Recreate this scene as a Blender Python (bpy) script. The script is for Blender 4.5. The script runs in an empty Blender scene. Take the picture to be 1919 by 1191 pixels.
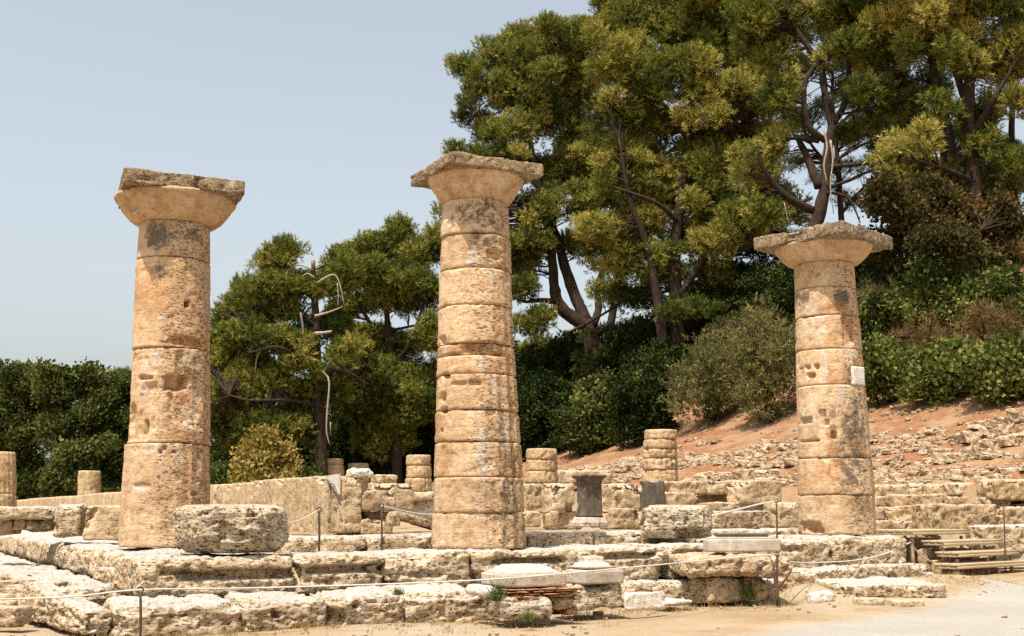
import bpy, math, random
import numpy as np
random.seed(7)
RNG = np.random.default_rng(11)
sc = bpy.context.scene
C = sc.collection
R = math.radians

# ------------------------------------------------------------------ camera frame and temple frame
FPX, CX, CY = 2200.0, 959.5, 595.5
TH = math.atan((960 - CY) / FPX)
ST, CT = math.sin(TH), math.cos(TH)
EYE = 1.18
def ray(x, y):
    a, b = (x - CX) / FPX, (CY - y) / FPX
    return (a, CT - b * ST, ST + b * CT)
def P(x, y, Y):
    r = ray(x, y); k = Y / r[1]
    return np.array([r[0] * k, Y, EYE + r[2] * k])
def G(x, y, z):
    r = ray(x, y); k = (z - EYE) / r[2]
    return np.array([r[0] * k, r[1] * k, z])
PX = 2230.0
UA = R(90 - 61.1)
U = np.array([math.cos(UA), math.sin(UA), 0.0]); V = np.array([-U[1], U[0], 0.0])
O = np.array([-3.31, 13.61, 0.0])
def T(s, t, z=0.0):
    p = O + s * U + t * V; return np.array([p[0], p[1], z])
def ST_of(X, Y):
    return ((X - O[0]) * U[0] + (Y - O[1]) * U[1], (X - O[0]) * V[0] + (Y - O[1]) * V[1])
def s_at(x, t):      # s on the line t seen at picture column x
    k = (x - CX) / PX
    b = O + t * V
    return (k * b[1] - b[0]) / (U[0] - k * U[1])
def t_at(x, s):
    k = (x - CX) / PX
    b = O + s * U
    return (k * b[1] - b[0]) / (V[0] - k * V[1])

# ------------------------------------------------------------------ noise
def _h(ix, iy, iz, seed):
    n = (ix * 374761393 + iy * 668265263 + iz * 2147483647 + seed * 974711) & 0x7fffffff
    n = ((n ^ (n >> 13)) * 1274126177) & 0x7fffffff
    n = (n ^ (n >> 16)) * 668265263 & 0x7fffffff
    return ((n >> 8) & 0xffff) / 32767.5 - 1.0
def vnoise(p, seed=0):
    i = np.floor(p).astype(np.int64); f = p - i
    f = f * f * (3 - 2 * f)
    x, y, z = i[:, 0], i[:, 1], i[:, 2]; fx, fy, fz = f[:, 0], f[:, 1], f[:, 2]
    r = 0
    for dx in (0, 1):
        wx = fx if dx else 1 - fx
        for dy in (0, 1):
            wy = fy if dy else 1 - fy
            for dz in (0, 1):
                wz = fz if dz else 1 - fz
                r = r + wx * wy * wz * _h(x + dx, y + dy, z + dz, seed)
    return r
def fbm(p, freq=1.0, octv=4, seed=0, gain=.5):
    p = np.asarray(p, float) * np.asarray(freq); a, r, tot = 1.0, 0, 0
    for o in range(octv):
        r = r + a * vnoise(p + 17.3 * o, seed + o * 31); tot += a
        a *= gain; p = p * 2.03
    return r / tot
def sstep(a, b, x):
    t = np.clip((x - a) / (b - a), 0, 1); return t * t * (3 - 2 * t)

# ------------------------------------------------------------------ objects
def mesh_np(name, Vs, quads=None, tris=None, mat=None, smooth=True, attr=None):
    Vs = np.ascontiguousarray(Vs, dtype=np.float32)
    me = bpy.data.meshes.new(name)
    q = np.zeros((0, 4), np.int32) if quads is None else np.asarray(quads, np.int32).reshape(-1, 4)
    t = np.zeros((0, 3), np.int32) if tris is None else np.asarray(tris, np.int32).reshape(-1, 3)
    me.vertices.add(len(Vs)); me.vertices.foreach_set('co', Vs.ravel())
    nl = q.size + t.size
    me.loops.add(nl)
    me.loops.foreach_set('vertex_index', np.concatenate([q.ravel(), t.ravel()]))
    me.polygons.add(len(q) + len(t))
    ls = np.concatenate([np.arange(len(q)) * 4, q.size + np.arange(len(t)) * 3]).astype(np.int32)
    me.polygons.foreach_set('loop_start', ls)
    me.polygons.foreach_set('use_smooth', np.full(len(q) + len(t), smooth, bool))
    if attr is not None:
        for an, av in attr.items():
            a = me.attributes.new(an, 'FLOAT', 'POINT'); a.data.foreach_set('value', np.asarray(av, np.float32))
    me.update(calc_edges=True)
    if mat: me.materials.append(mat)
    return me
def tag(o, label=None, cat=None, group=None, kind=None):
    if label: o['label'] = label
    if cat: o['category'] = cat
    if group: o['group'] = group
    if kind or (label and cat): o['kind'] = kind or 'thing'
    return o
def thing(name, loc, label, cat, group=None):
    o = bpy.data.objects.new(name, None); C.objects.link(o)
    o.location = loc; o.empty_display_size = .2
    return tag(o, label, cat, group)
def ob(name, me, parent=None, loc=(0, 0, 0)):
    o = bpy.data.objects.new(name, me); C.objects.link(o)
    if parent is not None: o.parent = parent
    o.location = loc
    return o
def place(name, geo, mat, parent=None, smooth=True, attr=None):
    """geo = (verts in world, quads, tris); the object's origin is its base centre, or its parent's."""
    Vs, q, t = geo
    if parent is None:
        mn, mx = Vs.min(0), Vs.max(0)
        org = np.array([(mn[0] + mx[0]) / 2, (mn[1] + mx[1]) / 2, mn[2]])
        return ob(name, mesh_np(name, Vs - org, q, t, mat, smooth, attr), None, org)
    w = np.array(parent.location); par = parent.parent
    while par is not None: w = w + np.array(par.location); par = par.parent
    return ob(name, mesh_np(name, Vs - w, q, t, mat, smooth, attr), parent)
def join(geos):
    vs, qs, ts, n = [], [], [], 0
    for v, q, t in geos:
        vs.append(v)
        if q is not None and len(q): qs.append(np.asarray(q) + n)
        if t is not None and len(t): ts.append(np.asarray(t) + n)
        n += len(v)
    return (np.concatenate(vs), np.concatenate(qs) if qs else None, np.concatenate(ts) if ts else None)

# ------------------------------------------------------------------ eroded masonry
def grid_box(n, h):
    """surface grid of a box of half sizes h, n segments per axis, shared vertices"""
    vs, qs, off = [], [], 0
    for ax in range(3):
        b, c = (ax + 1) % 3, (ax + 2) % 3
        gb, gc = np.meshgrid(np.linspace(-1, 1, n[b] + 1), np.linspace(-1, 1, n[c] + 1), indexing='ij')
        for sg in (-1, 1):
            v = np.zeros((gb.size, 3)); v[:, ax] = sg; v[:, b] = gb.ravel(); v[:, c] = gc.ravel()
            ii, jj = np.meshgrid(np.arange(n[b]), np.arange(n[c]), indexing='ij')
            a = (ii * (n[c] + 1) + jj).ravel() + off; w = n[c] + 1
            q = np.stack([a, a + w, a + w + 1, a + 1], 1) if sg > 0 else np.stack([a, a + 1, a + w + 1, a + w], 1)
            vs.append(v); qs.append(q); off += len(v)
    v = np.concatenate(vs); q = np.concatenate(qs)
    key = np.round(v, 6)
    _, idx, inv = np.unique(key, axis=0, return_index=True, return_inverse=True)
    return v[idx] * h, inv.ravel()[q]
def dent(Vw, N, dents):
    for d in dents or ():
        c, r, dep = np.asarray(d[0]), np.asarray(d[1]), d[2]
        wob = fbm(Vw, 9, 3, 5) * .28
        e = np.sum(np.abs((Vw - c) / r) ** 4, 1) ** .25 + wob
        Vw = Vw - N * (dep * (1 - sstep(.72, 1.02, e)))[:, None]
    return Vw
def pxdent(x, y, w, h, Y, dep, rd=.5):
    k = Y / PX
    return (P(x, y, Y), (w / 2 * k, rd, h / 2 * k), dep)
def eblock(c, yaw, lx, ly, lz, res=.03, rnd=.05, amp=.02, pit=.02, seed=0, warp=.03, dents=None, taper=0, tilt=0, fq=1.0, topslope=0.0, chips=0):
    """eroded stone block, base centre c, long side lx at angle yaw"""
    h = np.array([lx, ly, lz]) / 2
    n = [max(3, int(2 * a / res)) for a in h]
    v, q = grid_box(n, h)
    rnd = min(rnd, .9 * h.min())
    inn = np.clip(v, -(h - rnd), h - rnd); d = v - inn
    N = d / np.maximum(np.linalg.norm(d, axis=1), 1e-9)[:, None]
    v = inn + rnd * N
    so = np.array([seed * 3.17 % 97, seed * 7.31 % 89, seed * 1.73 % 83])
    v = v + warp * np.stack([fbm(v + so, 1.7, 2, 3), fbm(v + so, 1.7, 2, 4), .6 * fbm(v + so, 1.7, 2, 5)], 1)
    disp = amp * fbm(v + so, np.array([4, 4, 7]) * fq, 5, 7, .6)
    pn = fbm(v + so, 11 * fq, 3, 9, .6)
    disp -= pit * sstep(.12, .5, pn) + .5 * pit * sstep(.1, .45, fbm(v + so, np.array([9, 9, 26]) * fq, 2, 19))
    v = v + N * disp[:, None]
    if taper: v[:, :2] *= (1 - taper * (v[:, 2] / lz + .5))[:, None]
    if topslope: v[:, 2] += topslope * np.clip(-v[:, 1] / ly, -.5, .5) * (v[:, 2] / lz + .5)
    if tilt: v[:, 2] += tilt * v[:, 0]
    v[:, 2] += lz / 2
    ca, sa = math.cos(yaw), math.sin(yaw)
    M = np.array([[ca, -sa, 0], [sa, ca, 0], [0, 0, 1]])
    v = v @ M.T + np.asarray(c); N = N @ M.T
    if chips:
        cr = random.Random(seed * 7 + 1); cd = []
        for _ in range(chips):
            sx_, sy_, sz_ = [cr.choice((-1, 1)) for _ in range(3)]; k_ = cr.randrange(3)
            e = [sx_ * lx / 2, sy_ * ly / 2, lz if sz_ > 0 else 0.0]
            e[k_] = cr.uniform(-.5, .5) * (lx, ly)[k_] if k_ < 2 else cr.random() * lz
            if k_ < 2 and sz_ < 0: e[2] = lz
            e = M @ np.array(e) + np.asarray(c); r_ = min(cr.uniform(.05, .15), .3 * min(lx, ly, lz))
            cd.append((e, (r_ * 1.6, r_ * 1.6, r_), r_ * .6))
        v = dent(v, N, cd)
    v = dent(v, N, dents)
    return (v, q, None)
_seed = [100]
def sd():
    _seed[0] += 1; return _seed[0]
def blk_st(s0, s1, t0, t1, z0, z1, **k):      # block in temple coordinates
    c = T((s0 + s1) / 2, (t0 + t1) / 2, z0)
    k.setdefault('seed', sd()); k.setdefault('chips', 7)
    return eblock(c, UA, s1 - s0, t1 - t0, z1 - z0, **k)
def blk_px(xc, ytop, ybot, Y, x1, x0=None, lt=.6, yaw=UA, **k):
    """block whose near vertical edge is at picture column xc, right end at x1, left end at x0, near edge at distance Y"""
    a = np.array([math.cos(yaw), math.sin(yaw), 0]); b = np.array([-a[1], a[0], 0])
    p = P(xc, ybot, Y); z0 = p[2]; z1 = P(xc, ytop, Y)[2]
    kk = (x1 - CX) / PX
    ls = (kk * p[1] - p[0]) / (a[0] - kk * a[1])
    if x0 is not None:
        kk = (x0 - CX) / PX
        lt = (kk * p[1] - p[0]) / (b[0] - kk * b[1])
    c = p + a * ls / 2 + b * lt / 2; c[2] = z0
    k.setdefault('seed', sd()); k.setdefault('res', max(.014, Y * .0015)); k.setdefault('chips', 4)
    return eblock(c, yaw, ls, lt, z1 - z0, **k)
def drum(prof, Yax, z0, z1, seed=0, amp=.012, pit=.012, flute=0, nfl=18, fmask=None, res=.02, dents=None, shift=(0, 0), rsc=1.0, edge=.02, cap=True, ew=.018):
    """prof(z) -> (axis x, radius)"""
    nz = max(4, int((z1 - z0) / res)); rm = prof((z0 + z1) / 2)[1]
    nt = max(24, int(2 * math.pi * rm / res))
    zs = np.linspace(z0, z1, nz + 1)
    th = np.linspace(0, 2 * math.pi, nt, endpoint=False)
    Z, A = np.meshgrid(zs, th, indexing='ij')
    pr = [prof(z) for z in zs]
    cx = np.array([p[0] for p in pr])[:, None]; rr = np.array([p[1] for p in pr])[:, None] * rsc
    ed = np.minimum(Z - z0, z1 - Z)
    rr = rr - edge * (1 - np.sqrt(np.clip(ed / ew, 0, 1)))
    N = np.stack([np.cos(A), np.sin(A), 0 * A], 2).reshape(-1, 3)
    pos = np.stack([cx + rr * np.cos(A) + shift[0], Yax + rr * np.sin(A) + shift[1], Z], 2).reshape(-1, 3)
    so = np.array([seed * 2.3 % 71, seed * 5.1 % 67, seed * 1.1 % 61])
    d = amp * fbm(pos + so, 3.5, 5, 2, .6) + .5 * amp * fbm(pos + so, (6, 6, 30), 3, 8)
    d -= pit * sstep(.15, .5, fbm(pos + so, 12, 3, 4, .6))
    d -= pit * 1.6 * sstep(.3, .5, fbm(pos + so, 6, 2, 14))
    d -= (1 - sstep(0, .05, ed.reshape(-1))) * .045 * np.clip(fbm(pos + so, 6, 3, 23) - .08, 0, 1)
    if flute:
        f = np.abs(np.sin(A.reshape(-1) * nfl / 2)) ** .6
        m = 1.0 if fmask is None else fmask(A.reshape(-1))
        m = m * np.clip(.75 + fbm(pos + so, 2.0, 2, 77), .15, 1.2)
        d -= flute * f * m
    pos = pos + N * d[:, None]
    pos = dent(pos, N, dents)
    i, j = np.meshgrid(np.arange(nz), np.arange(nt), indexing='ij')
    a = (i * nt + j).ravel(); b = (i * nt + (j + 1) % nt).ravel()
    q = np.stack([a, b, b + nt, a + nt], 1)
    t = None
    if cap:
        V2, Q2 = [pos], [q]; n0 = len(pos)
        for (base, zc, up) in ((nz * nt, z1, True), (0, z0, False)):
            ring = pos[base:base + nt]; cc = ring.mean(0); prev = np.arange(base, base + nt)
            for kf in (.8, .55, .3, .05):
                nr = cc + (ring - cc) * kf; nr[:, 2] = ring[:, 2] * kf + cc[2] * (1 - kf) + .015 * fbm(nr + so, 5, 3, 6)
                V2.append(nr); ids = np.arange(n0, n0 + nt); n0 += nt
                nx = np.roll(prev, -1); ni = np.roll(ids, -1)
                Q2.append(np.stack([prev, nx, ni, ids], 1) if up else np.stack([prev, ids, ni, nx], 1))
                prev = ids
        pos = np.concatenate(V2); q = np.concatenate(Q2)
    return (pos, q, t)
def tube(pts, rad, n=8, rough=0.0, seed=0, sub=4, cap=True):
    """tube through points (Catmull-Rom), rad = float or list"""
    pts = np.asarray(pts, float); rad = np.full(len(pts), rad, float) if np.isscalar(rad) else np.asarray(rad, float)
    if sub > 1 and len(pts) > 2:
        ext = np.vstack([2 * pts[0] - pts[1], pts, 2 * pts[-1] - pts[-2]]); o, rr = [], []
        for i in range(len(pts) - 1):
            p0, p1, p2, p3 = ext[i:i + 4]
            for k in range(sub):
                u = k / sub
                o.append(.5 * (2 * p1 + (p2 - p0) * u + (2 * p0 - 5 * p1 + 4 * p2 - p3) * u * u + (3 * p1 - p0 - 3 * p2 + p3) * u ** 3))
                rr.append(rad[i] * (1 - u) + rad[i + 1] * u)
        o.append(pts[-1]); rr.append(rad[-1]); pts = np.array(o); rad = np.array(rr)
    m = len(pts)
    tan = np.gradient(pts, axis=0); tan /= np.maximum(np.linalg.norm(tan, axis=1), 1e-9)[:, None]
    ref = np.where(np.abs(tan[:, 2:3]) > .9, np.array([[1., 0, 0]]), np.array([[0, 0, 1.]]))
    a = np.cross(tan, ref); a /= np.linalg.norm(a, axis=1)[:, None]; b = np.cross(tan, a)
    for i in range(1, m):      # keep the frame from flipping
        if np.dot(a[i], a[i - 1]) < 0: a[i] = -a[i]; b[i] = -b[i]
    th = np.linspace(0, 2 * math.pi, n, endpoint=False)
    ring = a[:, None, :] * np.cos(th)[None, :, None] + b[:, None, :] * np.sin(th)[None, :, None]
    r = np.repeat(rad[:, None], n, 1)
    v = pts[:, None, :] + ring * r[:, :, None]
    v = v.reshape(-1, 3)
    if rough:
        v = v + ring.reshape(-1, 3) * (rough * r.reshape(-1) * fbm(v + seed, 3.0, 3, seed))[:, None]
    i, j = np.meshgrid(np.arange(m - 1), np.arange(n), indexing='ij')
    A = (i * n + j).ravel(); B = (i * n + (j + 1) % n).ravel()
    q = np.stack([A, A + n, B + n, B], 1); t = None
    if cap:
        e = len(v); v = np.vstack([v, pts[0], pts[-1]])
        k = np.arange(n); k2 = (k + 1) % n
        t = np.concatenate([np.stack([np.full(n, e), k, k2], 1), np.stack([np.full(n, e + 1), (m - 1) * n + k2, (m - 1) * n + k], 1)])
    return (v, q, t)
def sbox(c, yaw, lx, ly, lz, bev=.006):       # crisp board or bar with a tiny bevel, base centre c
    return eblock(c, yaw, lx, ly, lz, res=max(lx, ly, lz) / 5, rnd=bev, amp=0, pit=0, warp=0)

# ------------------------------------------------------------------ materials
def nt(name):
    m = bpy.data.materials.new(name); m.use_nodes = True
    t = m.node_tree; t.nodes.clear()
    out = t.nodes.new('ShaderNodeOutputMaterial'); bs = t.nodes.new('ShaderNodeBsdfPrincipled')
    bs.inputs['Roughness'].default_value = .92; bs.inputs['Specular IOR Level'].default_value = .15
    t.links.new(bs.outputs[0], out.inputs[0])
    return m, t, bs
class NB:
    def __init__(s, t): s.t = t
    def n(s, typ, **k):
        x = s.t.nodes.new(typ)
        for a, b in k.items(): setattr(x, a, b)
        return x
    def l(s, a, b): s.t.links.new(a, b)
    def coord(s, scale=(1, 1, 1), rnd=True, src='Object'):
        tc = s.n('ShaderNodeTexCoord'); mp = s.n('ShaderNodeMapping'); mp.inputs['Scale'].default_value = scale
        if rnd:
            oi = s.n('ShaderNodeObjectInfo'); mu = s.n('ShaderNodeMath', operation='MULTIPLY'); mu.inputs[1].default_value = 61.0
            s.l(oi.outputs['Random'], mu.inputs[0])
            ad = s.n('ShaderNodeVectorMath', operation='ADD'); s.l(tc.outputs[src], ad.inputs[0]); s.l(mu.outputs[0], ad.inputs[1])
            s.l(ad.outputs[0], mp.inputs[0])
        else: s.l(tc.outputs[src], mp.inputs[0])
        return mp.outputs[0]
    def noise(s, vec, scale, detail=6, rough=.6, dist=0):
        x = s.n('ShaderNodeTexNoise'); x.inputs['Scale'].default_value = scale; x.inputs['Detail'].default_value = detail
        x.inputs['Roughness'].default_value = rough; x.inputs['Distortion'].default_value = dist
        s.l(vec, x.inputs['Vector']); return x.outputs['Fac']
    def ramp(s, fac, stops):
        x = s.n('ShaderNodeValToRGB'); e = x.color_ramp.elements
        while len(e) < len(stops): e.new(.5)
        for el, (p, c) in zip(e, stops):
            el.position = p; el.color = (*c, 1) if len(c) == 3 else c
        s.l(fac, x.inputs[0]); return x.outputs[0]
    def mask(s, fac, a, b):
        x = s.n('ShaderNodeMapRange'); x.interpolation_type = 'SMOOTHSTEP'
        x.inputs[1].default_value = a; x.inputs[2].default_value = b; s.l(fac, x.inputs[0]); return x.outputs[0]
    def mul(s, a, k):
        x = s.n('ShaderNodeMath', operation='MULTIPLY'); s.l(a, x.inputs[0])
        if isinstance(k, (int, float)): x.inputs[1].default_value = k
        else: s.l(k, x.inputs[1])
        return x.outputs[0]
    def mix(s, fac, a, b, mode='MIX'):
        x = s.n('ShaderNodeMix', data_type='RGBA', blend_type=mode)
        for inp, v in ((x.inputs[0], fac), (x.inputs[6], a), (x.inputs[7], b)):
            if isinstance(v, (int, float)): inp.default_value = v
            elif isinstance(v, tuple): inp.default_value = (*v, 1)
            else: s.l(v, inp)
        return x.outputs[2]
    def bump(s, h, strength, dist, nrm=None):
        x = s.n('ShaderNodeBump'); x.inputs['Strength'].default_value = strength; x.inputs['Distance'].default_value = dist
        s.l(h, x.inputs['Height'])
        if nrm is not None: s.l(nrm, x.inputs['Normal'])
        return x.outputs[0]
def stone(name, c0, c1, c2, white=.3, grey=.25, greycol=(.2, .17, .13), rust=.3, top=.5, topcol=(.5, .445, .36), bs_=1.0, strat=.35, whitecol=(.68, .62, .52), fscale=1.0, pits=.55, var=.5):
    m, t, bs = nt(name); b = NB(t)
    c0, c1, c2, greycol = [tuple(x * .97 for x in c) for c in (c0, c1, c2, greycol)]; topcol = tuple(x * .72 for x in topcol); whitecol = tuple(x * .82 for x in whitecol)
    co = b.coord(); big = b.noise(co, 1.4 * fscale, 5, .6); med = b.noise(co, 6 * fscale, 8, .68); fine = b.noise(co, 42 * fscale, 6, .7)
    st = b.noise(b.coord((4, 4, 42)), 1.0 * fscale, 6, .7)
    col = b.ramp(med, [(.3, c0), (.5, c1), (.72, c2)])
    col = b.mix(b.mul(b.mask(big, .5, .68), rust), col, (.38, .195, .075))
    col = b.mix(b.mul(b.mask(st, .52, .66), strat), col, c0)
    w = b.noise(b.coord((1.6, 1.6, .55)), 2.1 * fscale, 7, .7)
    col = b.mix(b.mul(b.mask(w, .56, .66), white), col, whitecol)
    g = b.noise(b.coord((1.2, 1.2, .8)), 3.1 * fscale, 9, .75, .4)
    col = b.mix(b.mul(b.mask(g, .55, .66), grey), col, greycol)
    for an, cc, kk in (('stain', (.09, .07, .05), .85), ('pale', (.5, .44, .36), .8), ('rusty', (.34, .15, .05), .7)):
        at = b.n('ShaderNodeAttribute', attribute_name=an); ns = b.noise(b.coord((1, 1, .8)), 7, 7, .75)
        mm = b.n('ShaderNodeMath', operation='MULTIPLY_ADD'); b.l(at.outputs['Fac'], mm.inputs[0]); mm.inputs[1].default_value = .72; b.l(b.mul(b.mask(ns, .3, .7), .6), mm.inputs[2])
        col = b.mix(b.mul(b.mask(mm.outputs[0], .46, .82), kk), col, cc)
    oi = b.n('ShaderNodeObjectInfo'); col = b.mix(.6, col, b.ramp(oi.outputs['Random'], [(0, (.43, .42, .41)), (.25, (.53, .5, .48)), (.5, (.47, .475, .49)), (.75, (.55, .53, .5)), (1, (.5, .47, .45))]), 'OVERLAY')
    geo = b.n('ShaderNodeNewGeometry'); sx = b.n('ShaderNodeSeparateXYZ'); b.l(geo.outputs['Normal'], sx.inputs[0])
    tm = b.mask(sx.outputs[2], .55, .92); col = b.mix(b.mul(tm, top), col, topcol)  # upward faces whitened: the sun's glare on tops put into the colour
    sp = b.noise(b.coord((.75, .75, 2.1)), 22 * fscale, 6, .75)
    pm_ = b.noise(b.coord((1, 1, 1.5)), 2.6 * fscale, 6, .7)
    pat = b.n('ShaderNodeAttribute', attribute_name='pitted'); pa = b.n('ShaderNodeMath', operation='MULTIPLY_ADD'); b.l(pat.outputs['Fac'], pa.inputs[0]); pa.inputs[1].default_value = .34; b.l(pm_, pa.inputs[2]); pm_ = pa.outputs[0]
    spm = b.mul(b.mul(b.mask(sp, .545, .63), b.ramp(tm, [(0, (1, 1, 1)), (1, (.1, .1, .1))])), b.ramp(pm_, [(.58 - .3 * pits, (.1, .1, .1)), (.76 - .3 * pits, (1, 1, 1))]))
    col = b.mix(b.mul(spm, .8), col, tuple(x * .34 for x in c0))
    vn_ = b.noise(b.coord((1, 1, .7)), 1.1 * fscale, 7, .65)
    col = b.mix(var, col, b.ramp(vn_, [(.34, (.34, .31, .28)), (.5, (.5, .5, .5)), (.66, (.64, .655, .67))]), 'OVERLAY')
    strk = b.noise(b.coord((9, 9, .5)), 1.0, 5, .65)
    col = b.mix(b.mul(b.mask(strk, .54, .7), .4), col, tuple(x * .55 for x in c1))
    col = b.mix(.28, col, b.ramp(fine, [(.3, (.35, .33, .3)), (.5, (.5, .5, .5)), (.7, (.66, .66, .66))]), 'OVERLAY')
    b.l(col, bs.inputs['Base Color'])
    n1 = b.bump(fine, .6 * bs_, .018); n2 = b.bump(med, .5 * bs_, .04, n1); n3 = b.bump(st, .4 * bs_, .02, n2)
    inv = b.n('ShaderNodeMath', operation='SUBTRACT'); inv.inputs[0].default_value = 1.0; b.l(spm, inv.inputs[1])
    n4 = b.bump(inv.outputs[0], .9 * bs_, .03, n3)
    b.l(n4, bs.inputs['Normal'])
    return m
M = {}
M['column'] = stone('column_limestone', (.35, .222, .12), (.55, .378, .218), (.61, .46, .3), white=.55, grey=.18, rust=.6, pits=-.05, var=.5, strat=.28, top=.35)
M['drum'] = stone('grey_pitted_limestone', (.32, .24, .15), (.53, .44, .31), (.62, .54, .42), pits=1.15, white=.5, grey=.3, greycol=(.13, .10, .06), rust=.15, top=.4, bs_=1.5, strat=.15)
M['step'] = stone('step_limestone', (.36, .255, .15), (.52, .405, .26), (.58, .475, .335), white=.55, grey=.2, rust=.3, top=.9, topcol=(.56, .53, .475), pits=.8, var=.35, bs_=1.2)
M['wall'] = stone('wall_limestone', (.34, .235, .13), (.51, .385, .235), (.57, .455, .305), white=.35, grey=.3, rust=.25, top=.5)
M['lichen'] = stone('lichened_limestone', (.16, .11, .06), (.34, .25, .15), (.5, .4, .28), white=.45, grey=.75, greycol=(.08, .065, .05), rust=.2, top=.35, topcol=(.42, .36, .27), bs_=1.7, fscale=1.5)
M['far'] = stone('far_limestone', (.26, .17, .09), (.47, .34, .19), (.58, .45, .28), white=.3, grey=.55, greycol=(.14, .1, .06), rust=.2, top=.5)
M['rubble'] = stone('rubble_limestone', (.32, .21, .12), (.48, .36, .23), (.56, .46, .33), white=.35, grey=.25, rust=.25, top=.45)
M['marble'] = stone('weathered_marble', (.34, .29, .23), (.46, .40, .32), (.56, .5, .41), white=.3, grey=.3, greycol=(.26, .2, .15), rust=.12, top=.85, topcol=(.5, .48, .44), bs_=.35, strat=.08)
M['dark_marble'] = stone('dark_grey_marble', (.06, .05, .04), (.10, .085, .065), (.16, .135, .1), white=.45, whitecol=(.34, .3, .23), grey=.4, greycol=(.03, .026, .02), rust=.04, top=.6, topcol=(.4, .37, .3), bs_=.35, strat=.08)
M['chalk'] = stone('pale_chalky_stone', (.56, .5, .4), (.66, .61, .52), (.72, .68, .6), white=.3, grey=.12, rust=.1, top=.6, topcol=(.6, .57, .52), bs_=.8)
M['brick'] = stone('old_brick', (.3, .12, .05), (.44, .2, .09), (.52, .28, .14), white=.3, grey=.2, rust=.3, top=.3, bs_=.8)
def simple(name, col, rough=.8, metal=0, nscale=30, var=.3):
    m, t, bs = nt(name); b = NB(t)
    n = b.noise(b.coord(), nscale, 5, .65)
    b.l(b.ramp(n, [(.3, tuple(c * (1 - var) for c in col)), (.7, tuple(min(1, c * (1 + var)) for c in col))]), bs.inputs['Base Color'])
    bs.inputs['Roughness'].default_value = rough; bs.inputs['Metallic'].default_value = metal
    b.l(b.bump(n, .3, .004), bs.inputs['Normal'])
    return m
M['iron'] = simple('rusty_iron', (.07, .05, .035), .75, .0, 60, .5)
M['rope'] = simple('white_rope', (.5, .47, .41), .9, 0, 120, .1)
M['deadwood'] = simple('grey_deadwood', (.3, .24, .18), .9, 0, 12, .4)
M['twig'] = simple('dry_twig', (.1, .06, .035), .9, 0, 20, .4)
def wood(name, c0, c1):
    m, t, bs = nt(name); b = NB(t)
    tc = b.n('ShaderNodeTexCoord'); mp = b.n('ShaderNodeMapping'); mp.inputs['Rotation'].default_value = (0, 0, -STAIR_YAW); mp.inputs['Scale'].default_value = (1.2, 30, 30)
    b.l(tc.outputs['Object'], mp.inputs[0])
    n = b.noise(mp.outputs[0], 1.0, 6, .65, .6)
    n2 = b.noise(b.coord(), 9, 5, .7)
    col = b.ramp(n, [(.28, c0), (.7, c1)])
    col = b.mix(b.mul(b.mask(n2, .52, .7), .4), col, (.3, .2, .11))
    b.l(col, bs.inputs['Base Color']); b.l(b.bump(n, .35, .006), bs.inputs['Normal']); bs.inputs['Roughness'].default_value = .75
    return m
STAIR_YAW = R(40)
M['wood'] = wood('weathered_pine_board', (.33, .235, .13), (.48, .38, .25))
def bark(name, c0, c1):
    m, t, bs = nt(name); b = NB(t)
    n = b.noise(b.coord((5, 5, 1.4)), 1.6, 8, .7, .5)
    b.l(b.ramp(n, [(.35, c0), (.65, c1)]), bs.inputs['Base Color']); b.l(b.bump(n, .9, .06), bs.inputs['Normal'])
    return m
M['bark'] = bark('pine_bark', (.016, .011, .008), (.065, .042, .026))
def leafmat(name, stops, trans=.25):
    """tint attribute: each tuft's own green"""
    m = bpy.data.materials.new(name); m.use_nodes = True; t = m.node_tree; t.nodes.clear(); b = NB(t)
    out = b.n('ShaderNodeOutputMaterial'); at = b.n('ShaderNodeAttribute', attribute_name='tint')
    col = b.ramp(at.outputs['Fac'], stops)
    df = b.n('ShaderNodeBsdfDiffuse'); tr = b.n('ShaderNodeBsdfTranslucent'); mx = b.n('ShaderNodeMixShader'); mx.inputs[0].default_value = trans
    b.l(col, df.inputs[0]); b.l(col, tr.inputs[0]); b.l(df.outputs[0], mx.inputs[1]); b.l(tr.outputs[0], mx.inputs[2]); b.l(mx.outputs[0], out.inputs[0])
    return m
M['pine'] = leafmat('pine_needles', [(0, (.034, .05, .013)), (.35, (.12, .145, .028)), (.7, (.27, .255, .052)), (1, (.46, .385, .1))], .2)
M['pine_dark'] = leafmat('dark_pine_needles', [(0, (.02, .03, .009)), (.5, (.05, .062, .016)), (1, (.12, .12, .03))], .15)  # needles darkened so rear crowns pass for shaded voids between lit clumps
M['oak'] = leafmat('evergreen_oak_leaves', [(0, (.03, .044, .012)), (.5, (.07, .086, .022)), (1, (.16, .165, .048))])
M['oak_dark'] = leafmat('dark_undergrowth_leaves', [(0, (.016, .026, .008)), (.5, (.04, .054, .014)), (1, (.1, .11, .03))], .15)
M['oakbrown'] = leafmat('brownish_oak_leaves', [(0, (.035, .04, .014)), (.5, (.075, .06, .02)), (1, (.15, .095, .035))])
M['mastic'] = leafmat('bright_shrub_leaves', [(0, (.034, .052, .013)), (.5, (.095, .118, .026)), (1, (.22, .215, .06))])
M['olive'] = leafmat('olive_grey_leaves', [(0, (.06, .062, .022)), (.5, (.14, .132, .048)), (1, (.26, .225, .085))])
M['dry'] = leafmat('dry_brown_twigs', [(0, (.09, .06, .025)), (.5, (.17, .11, .045)), (1, (.27, .18, .08))])
M['yellow'] = leafmat('yellowing_leaves', [(0, (.16, .13, .03)), (.5, (.27, .2, .05)), (1, (.36, .28, .09))])
M['grass'] = leafmat('dry_grass_blades', [(0, (.12, .12, .03)), (.4, (.33, .24, .09)), (1, (.5, .38, .18))], .35)

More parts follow.
